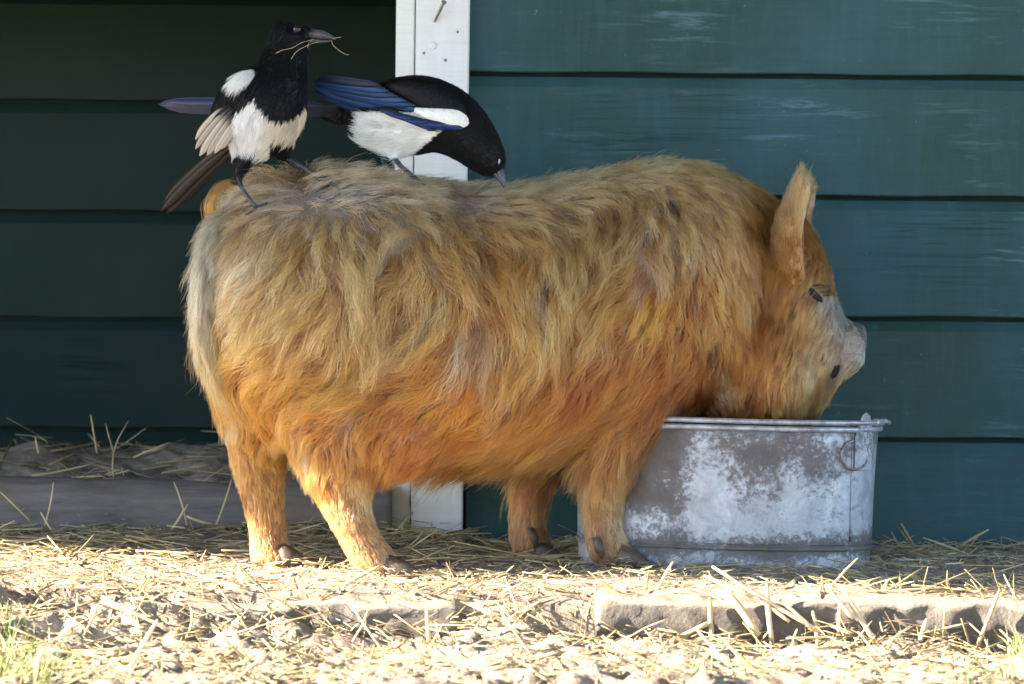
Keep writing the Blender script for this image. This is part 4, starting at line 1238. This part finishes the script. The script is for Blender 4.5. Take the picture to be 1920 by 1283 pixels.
# --- stooping magpie pecking at the coat
Y2 = 5.50
b2 = [bird_loft([(650, 222, Y2 + .03, 8, 8), (662, 222, Y2 + .025, 26, 24), (682, 224, Y2 + .018, 46, 44), (715, 222, Y2 + .008, 63, 58), (755, 218, Y2, 72, 64), (795, 216, Y2 - .006, 72, 63), (832, 224, Y2 - .012, 64, 56), (864, 243, Y2 - .018, 56, 48), (890, 268, Y2 - .024, 46, 39), (910, 291, Y2 - .028, 37, 32), (926, 311, Y2 - .031, 26, 24), (936, 324, Y2 - .032, 13, 13)], 38),
      bird_loft([(735, 270, Y2 - .01, 24, 20), (738, 288, Y2 - .012, 16, 14), (742, 300, Y2 - .014, 8, 8)], 8),
      bird_loft([(650, 215, Y2 + .03, 20, 16), (632, 214, Y2 + .055, 20, 10), (610, 214, Y2 + .07, 12, 7), (598, 214, Y2 + .08, 4, 3)], 10)]
m2 = remeshed('magpie', b2, .0032, 5)
def col2(px, py):
    wob = 2.5 * np.sin(px * .5) + 2 * np.sin(px * 1.1 + py * .4)
    white = (py > 212 + wob * .3) & (px > 668 + wob) & (px < 828 - (py - 246) * 1.15 + wob) & (py < 296) & (px + (py - 250) * .0 > 660)
    white &= ~((py < 246) & (px > 800))
    return np.where(white[:, None], WHITE, BLACK)
def flow2(px, py): return np.tile(np.array((-1, .12, .12)), (len(px), 1)) + np.where((px > 870)[:, None], np.array((.1, 0, .8)), 0) + np.where((py > 250)[:, None], np.array((0, 0, -.35)), 0)
c2, _ = mesh_arrays(m2)
set_col(m2, col2(*unproj(c2)))
mag2 = link('magpie', m2, M['birdbody'])
tag(mag2, 'stooping magpie with blue wing pecking at the pig\'s back beside the white post', 'bird', 'magpies on the pig\'s back')
plumage(m2, 26000, col2, flow2, mag2, seed=6)
beak(mag2, [(932, 312, Y2 - .034, 10, 9), (938, 326, Y2 - .037, 8, 7), (943, 340, Y2 - .039, 5.5, 5), (945, 353, Y2 - .041, 1.3, 1.3)],
     [(924, 318, Y2 - .034, 7, 8), (932, 330, Y2 - .037, 5, 6), (940, 342, Y2 - .039, 3, 4), (944, 351, Y2 - .040, 1, 1)])
ec = P(936, 303, Y2 - .047)
link('eyelid', mesh('eyelid', *blob(ec, Vector((.0014, 0, 0)), Vector((.0004, 0, .0042)), Vector((0, -.003, 0)))), M['lid'], mag2, smooth=True)
# folded wing: shoulder mass, white scapular, long blue flight feathers
def yw(px): return Y2 - .058 + .05 * max(0, (760 - px) / 170) ** 1.3 + .012 * max(0, (px - 800) / 70)
wg = mesh('wing', *bird_loft([(722, 168, Y2 - .028, 12, 10), (752, 168, Y2 - .036, 24, 16), (792, 180, Y2 - .042, 34, 18), (832, 200, Y2 - .046, 34, 16), (862, 224, Y2 - .046, 20, 12), (874, 238, Y2 - .044, 5, 4)], 18))
wing2 = link('wing', wg, M['birdbody'], mag2, smooth=True)
set_col(wg, np.tile(BLACK * .8, (len(wg.vertices), 1)))
scap = mesh('scapular_patch', *bird_loft([(778, 206, Y2 - .0580, 3, 3), (800, 213, Y2 - .0600, 9, 5), (828, 219, Y2 - .0605, 14, 6), (852, 224, Y2 - .0590, 17, 6), (868, 229, Y2 - .055, 13, 5), (876, 234, Y2 - .052, 4, 3)], 18))
set_col(scap, np.tile(WHITE, (len(scap.vertices), 1)))
sp_ = link('scapular_patch', scap, M['birdbody'], wing2, smooth=True)
plumage(wg, 9000, lambda px, py: np.tile(BLACK, (len(px), 1)), flow2, wing2, .010, 8)
plumage(scap, 4000, lambda px, py: np.tile(WHITE, (len(px), 1)), flow2, wing2, .008, 9)
NF = 10
for i in range(NF):
    s = i / (NF - 1)
    r_ = (712 + 150 * s, 160 + 78 * s ** .9); t_ = (596 - 6 * s + 8 * math.sin(i * 2.1), 146 + 27 * s)
    hue = (.30, .95, .5, 1.2, .6, 1.1, .45, .9, .55, .30)[i]
    def cf(s_, wj, hue=hue, i=i):
        blue = np.array((.008, .036, .115)) * (.35 + hue)
        dk = np.array((.006, .008, .016))
        e = .85 if wj > .4 else (.25 if wj < -.6 else 0.0)
        if i < 1: e = .6
        if i > 7: e = max(e, .45)
        return blue * (1 - e) + dk * e
    feather((*r_, yw(r_[0]) - .0012 * (NF - i) * .6 + .004), (*t_, yw(t_[0]) + .0012 * i), -15 * s ** 1.2, 9.5 + 3.5 * math.sin(math.pi * s), cf, wing2)
# covert edge under the white patch
for i, (r_, t_, w_) in enumerate([((868, 240), (790, 234), 7), ((860, 243), (760, 226), 7), ((836, 244), (735, 216), 7), ((812, 245), (712, 206), 7)]):
    feather((*r_, Y2 - .060), (*t_, yw(t_[0]) - .008), 3, w_, lambda s_, wj: np.array((.007, .030, .11)) * (1.1 if wj < .4 else .3), wing2)
for i in range(7):
    s = i / 6
    t_ = (296 + 30 * abs(s - .35), 190 + 15 * s)
    r_ = (655, 200 + 16 * s)
    feather((*r_, Y2 + .030 + .004 * i), (*t_, Y2 + .145 + .004 * i), 3 - 2 * s, 9, lambda s_, wj, i=i: np.array((.016, .028, .062)) * (1.0 if wj < .6 else .35) * (.7 + .5 * s_) + np.array((.012, .006, .014)) * s_, mag2, name='tail_feather', facing=Vector((0, -.9, .35)), roundness=6)
yC = pig_Y(800, 362, .004); 
leg(mag2, [(738, 296, Y2 - .013), (752, 312, (Y2 + yC) / 2), (780, 336, yC), (798, 352, yC)], [5.5, 4.6, 4.4, 5],
    [[(798, 352, yC), (810, 358, yC - .004), (822, 367, yC - .006)], [(798, 352, yC), (814, 354, yC), (828, 360, yC)], [(798, 352, yC), (786, 352, yC - .006), (778, 357, yC - .01)], [(798, 352, yC), (802, 362, yC - .008), (806, 372, yC - .012)]], Y2)
leg(mag2, [(716, 292, Y2 + .012), (722, 312, Y2 + .012), (738, 340, Y2 + .012)], [5, 4.4, 4.2], [[(738, 340, Y2 + .012), (752, 346, Y2 + .008), (766, 352, Y2 + .006)], [(738, 340, Y2 + .012), (730, 348, Y2 + .006), (722, 352, Y2 + .004)]], Y2)

# ------------------------------------------------------------------ straw, clods, grass, stones
def straw_field(n, xr, yr, Lr, wr, tilt, rng, dens=None, K=5, zoff=.003, az_sd=None):
    x = rng.uniform(*xr, n * 3); y = rng.uniform(*yr, n * 3)
    if dens is not None:
        keep = rng.random(n * 3) < dens(x, y)
        x, y = x[keep][:n], y[keep][:n]
    else: x, y = x[:n], y[:n]
    n = len(x)
    az = rng.uniform(0, math.pi * 2, n) if az_sd is None else rng.normal(0, az_sd, n) + rng.integers(0, 2, n) * math.pi
    L = np.exp(rng.uniform(np.log(Lr[0]), np.log(Lr[1]), n))
    el = np.abs(rng.normal(0, tilt, n))
    t = np.linspace(-.5, .5, K)[None]
    bend = rng.normal(0, .10, n)[:, None] * L[:, None]
    sx_ = t * L[:, None]; bz = (0.25 - t ** 2) * bend
    kink = np.where(rng.random(n) < .18, rng.normal(0, .35, n), 0)[:, None] * np.maximum(t, 0) * L[:, None]
    ca, sa = np.cos(az)[:, None], np.sin(az)[:, None]
    ce, se = np.cos(el)[:, None], np.sin(el)[:, None]
    lx = sx_ * ce; lz = sx_ * se; ly = bz + kink
    px = x[:, None] + lx * ca - ly * sa; py = y[:, None] + lx * sa + ly * ca
    g = ground_h(px, py)
    gc = ground_h(x, y)[:, None]
    z = gc + lz + zoff + rng.uniform(0, .012, n)[:, None]
    z = np.maximum(z, g + .0012)
    pts = np.stack([px, py, z], -1)
    w = (rng.uniform(*wr, n))[:, None] * np.array([.8, 1, 1, .95, .6])[None][:, :K]
    return pts, w
def straw_cols(n, rng, K=5):
    base = np.array([(.52, .40, .21), (.42, .31, .155), (.60, .49, .29), (.33, .24, .125), (.26, .20, .12), (.48, .41, .24)])
    c = base[rng.choice(6, n, p=[.26, .22, .17, .15, .1, .1])] * rng.uniform(.75, 1.15, (n, 1))
    return np.repeat(c, K * 4, axis=0)
rs = np.random.default_rng(99)
def bank(x, y):      # heavier litter in front of the bay and under the pig
    d = .25 + .75 * sstep(5.55, 5.85, y)
    d = d * (1 - .75 * sstep(.10, .2, x))
    return d
fields = [
    straw_field(1100, (-.95, .15), (5.50, 6.0), (.03, .16), (.0008, .0019), .16, rs, bank),
    straw_field(260, (-.95, -.12), (6.05, 6.62), (.03, .18), (.0008, .0020), .22, rs),
    straw_field(190, (.05, .95), (5.25, 5.99), (.02, .12), (.0007, .0016), .12, rs),
    straw_field(620, (-.95, .95), (5.0, 5.55), (.015, .10), (.0006, .0015), .13, rs),
    straw_field(1000, (-.95, .95), (4.35, 5.0), (.015, .10), (.0006, .0016), .22, rs),
    straw_field(500, (-.95, .95), (4.92, 5.04), (.03, .10), (.0008, .0016), .45, rs, zoff=.012),
    straw_field(320, (-.95, .95), (4.4, 5.1), (.05, .13), (.0011, .0024), .4, rs),
    straw_field(90, (.40, .95), (5.84, 5.98), (.03, .13), (.0008, .0018), .35, rs),
]
pts = np.concatenate([f[0] for f in fields]); wd = np.concatenate([f[1] for f in fields])
sm = strips('straw', pts, wd)
set_col(sm, straw_cols(len(pts), rs))
so = link('straw', sm, M['straw'])
tag(so, 'loose pale straw scattered over the dirt and banked below the shed', 'straw', kind='stuff')
# hair-fine chaff
pts, wd = straw_field(9000, (-.95, .95), (4.35, 5.95), (.006, .03), (.0004, .0010), .3, rs)
cm = strips('chaff', pts, wd); cc = straw_cols(len(pts), rs); set_col(cm, cc)
tag(link('chaff', cm, M['straw']), 'fine chopped chaff sprinkled across the trodden dirt', 'chaff', kind='stuff')

# earth crumbs
def clods(n, xr, yr, rr, rng, dens=None):
    x = rng.uniform(*xr, n); y = rng.uniform(*yr, n)
    r = np.exp(rng.normal(np.log(rr), .5, n)).clip(.0008, .012)
    bm = bmesh.new(); bmesh.ops.create_icosphere(bm, subdivisions=1, radius=1)
    bv = np.array([v_.co for v_ in bm.verts]); bf = np.array([[v_.index for v_ in f.verts] for f in bm.faces]); bm.free()
    nb_ = len(bv)
    d = 1 + rng.normal(0, .22, (n, nb_, 1))
    sc = rng.uniform(.6, 1.3, (n, 1, 3)) * r[:, None, None]; sc[..., 2] *= .75
    V = bv[None] * d * sc
    z = ground_h(x, y) + r * .25
    V = V + np.stack([x, y, z], -1)[:, None, :]
    F = (bf[None] + (np.arange(n) * nb_)[:, None, None]).reshape(-1, 3)
    c = np.array((.28, .225, .175))[None] * rng.uniform(.4, 1.5, (n, 1))
    return V.reshape(-1, 3), F, np.repeat(c, nb_, 0)
V1, F1, C1 = clods(5200, (-.95, .95), (4.35, 5.02), .0015, rs)
V2, F2, C2 = clods(4500, (-.95, .95), (5.02, 5.95), .0017, rs)
dm = fast_mesh('dirt_clods', np.vstack([V1, V2]), np.vstack([F1, F2 + len(V1)]))
set_col(dm, np.vstack([C1, C2]))
tag(link('dirt_crumbs', dm, M['clod'], smooth=False), 'small brown earth crumbs lying all over the yard', 'dirt', kind='stuff')

# grass tufts
def grass(n, centers, rng):
    P_, W_, C_ = [], [], []
    for (px, py, sx_, num, h) in centers:
        for i in range(num):
            g = G(px + rng.normal(0, sx_), py + rng.normal(0, sx_ * .35), -.05)
            g.z = gh(g.x, g.y) - .003
            az = rng.uniform(0, 6.28); L = h * rng.uniform(.4, 1.15); ln_ = rng.uniform(.15, .9)
            d = Vector((math.cos(az), math.sin(az), 0))
            P_.append([list(g + d * L * ln_ * s ** 1.8 + ZZ * L * (s - .35 * ln_ * s * s)) for s in (0, .25, .5, .75, 1)])
            W_.append(np.array([.0011, .0012, .001, .0007, .0001]) * rng.uniform(.7, 1.2))
            c = np.array((.15, .21, .045)) if rng.random() < .65 else np.array((.38, .35, .15))
            C_.append(c * rng.uniform(.75, 1.25))
    me = strips('grass', np.array(P_), np.array(W_), .2)
    set_col(me, np.repeat(np.array(C_), 20, 0))
    return me
go = link('grass', grass(0, [(20, 1250, 40, 150, .05), (70, 1268, 30, 80, .04), (10, 1215, 26, 45, .05), (110, 1250, 25, 35, .035)], rs), M['grass'])
tag(go, 'short sunlit green grass tuft growing at the edge of the straw', 'grass', kind='stuff')
go = link('grass', grass(0, [(1895, 1225, 14, 26, .045), (1800, 1262, 60, 60, .03), (1890, 1262, 26, 30, .03), (1320, 1256, 10, 8, .04), (1292, 1266, 5, 5, .03)], rs), M['grass'])
tag(go, 'sparse thin green grass blades sprouting in front of the long kerb', 'grass', kind='stuff')

# single stalks that stand out
def stalk(p0, p1, Y0, Y1_, w, label, group, bend=.04, node=True):
    a, b = P(*p0, Y0), P(*p1, Y1_)
    for q in (a, b):
        q.z = max(q.z, gh(q.x, q.y) + w * .5)
    sd = Vector((random.gauss(0, 1), random.gauss(0, .4), random.gauss(0, 1)))
    pts_ = [a.lerp(b, s) + sd * (bend * (b - a).length * s * (1 - s)) for s in (0, .2, .4, .6, .8, 1)]
    V, F = tube(pts_, [w, w * 1.05, w, w * 1.1, w * .9, w * .6], 7)
    me = mesh('straw_stalk', V, F)
    c = np.array(random.choice([(.52, .40, .22), (.58, .46, .28), (.44, .33, .17)]))
    set_col(me, np.tile(c, (len(V), 1)))
    o = link('straw_stalk', me, M['straw'], smooth=True)
    return tag(o, label, 'straw stalk', group)
YF = STEP_Y - .035
lab, grp = 'thick broken straw stalk leaning against the dark kerb face', 'stalks leaning on the kerb'
for p0, p1, w in (((1335, 1202), (1331, 1120), .0032), ((1447, 1206), (1438, 1094), .0034), ((1537, 1184), (1335, 1062), .0026), ((1534, 1234), (1524, 1146), .0030), ((1642, 1210), (1580, 1108), .0032), ((1522, 1178), (1462, 1124), .0030), ((1725, 1234), (1738, 1161), .0030), ((1830, 1217), (1875, 1105), .0026), ((1421, 1193), (1357, 1103), .0050), ((1572, 1192), (1576, 1128), .0028), ((1327, 1169), (1230, 1221), .0030), ((1412, 1120), (1320, 1080), .0026), ((1600, 1160), (1548, 1096), .0028), ((1480, 1166), (1425, 1126), .0022)):
    stalk(p0, p1, YF, YF + .012, w, {.0050: 'thickest frayed straw stalk leaning on the dark kerb face', .0022: 'thinnest straw stalk crossing the others at the dark kerb face'}.get(w, 'longest straw stalk slanting down across the dark kerb face' if p0 == (1537, 1184) else lab), grp)
lab, grp = 'long pale straw stalk lying loose on the sunlit dirt', 'stalks on the sunlit dirt'
for p0, p1, w in (((243, 1256), (296, 1163), .0026), ((330, 1200), (190, 1121), .0026), ((645, 1172), (716, 1060), .0026), ((574, 1255), (652, 1264), .0030), ((870, 1165), (1005, 1154), .0022), ((804, 1204), (800, 1137), .0026), ((1759, 1188), (1800, 1172), .0022), ((690, 1190), (628, 1174), .0030), ((1230, 1110), (1262, 1054), .0020), ((440, 1262), (500, 1240), .0026), ((860, 1265), (1010, 1222), .0016), ((80, 1060), (190, 1100), .0020)):
    g0 = G(p0[0], p0[1], 0 if p0[1] < 1118 else -.05)
    stalk(p0, p1, g0.y, g0.y + .01, w, lab, grp)
lab, grp = 'short thin straw stalk in the dim bedding behind the grey timber', 'stalks in the dark bay'
for p0, p1, Yb, w in (((182, 850), (170, 778), 6.3, .0016), ((60, 892), (180, 868), 6.2, .0016), ((250, 858), (318, 830), 6.3, .0013), ((72, 850), (66, 820), 6.3, .0015)):
    stalk(p0, p1, Yb, Yb + .01, w, lab, grp, .08)
tw = [tube([P(x, y, 6.12) for x, y in q], [r_ for r_ in rr], 7) for q, rr in ((((215, 908), (211, 872), (213, 846)), (.0016, .0015, .0014)), (((213, 848), (222, 822), (240, 790)), (.0013, .0011, .0006)), (((213, 848), (204, 818), (198, 794)), (.0013, .0011, .0006)))]
V, F = joinvf(tw)
two = link('twig', mesh('twig', V, F), M['straw'], smooth=True)
set_col(two.data, np.tile(np.array((.36, .29, .19)), (len(two.data.vertices), 1)))
tag(two, 'forked dry twig standing up behind the grey timber', 'twig')
lab, grp = 'thin straw stalk propped in front of the grey timber', 'stalks before the timber'
for p0, p1, Yb, w in (((55, 976), (0, 922), 5.915, .0015), ((84, 985), (100, 904), 5.915, .0011), ((100, 1000), (76, 960), 5.90, .0013), ((350, 985), (326, 904), 5.915, .0012), ((318, 1000), (352, 946), 5.90, .0018), ((350, 968), (398, 982), 5.88, .0018), ((405, 985), (434, 900), 5.915, .0012)):
    stalk(p0, p1, Yb, Yb + .01, w, lab, grp, .1)
lab, grp = 'straw stalk leaning on the lowest green board beside the tub', 'stalks by the lowest board'
for p0, p1, Yb, w in (((1777, 1050), (1854, 993), 5.95, .0020), ((1682, 1044), (1780, 1034), 5.90, .0022), ((1735, 1036), (1765, 1052), 5.90, .0018), ((1852, 1060), (1918, 1048), 5.85, .0018), ((1870, 1075), (1900, 1063), 5.75, .0016), ((1838, 1022), (1850, 1048), 5.93, .0014), ((1692, 1066), (1700, 1092), 5.6, .0016)):
    stalk(p0, p1, Yb, Yb, w, lab, grp, .05)
# stones
for (px, py, r, lb) in ((1515, 1216, .030, 'flat pale stone bedded below the leaning stalks at the kerb'), (820, 1232, .022, 'small pale lump of stone in the crumbled earth')):
    c = G(px, py, -.05); c.z = gh(c.x, c.y)
    bm = bmesh.new(); bmesh.ops.create_icosphere(bm, subdivisions=3, radius=1)
    for v_ in bm.verts:
        n_ = 1 + .35 * mnoise.noise(v_.co * 1.3 + Vector((px, 0, 0))) + .12 * mnoise.noise(v_.co * 4)
        v_.co = Vector((v_.co.x * r * 1.3, v_.co.y * r, v_.co.z * r * .42)) * n_
    me = bpy.data.meshes.new('stone'); bm.to_mesh(me); bm.free()
    o = link('stone', me, M['stone'], smooth=True); o.location = c
    tag(o, lb, 'stone')
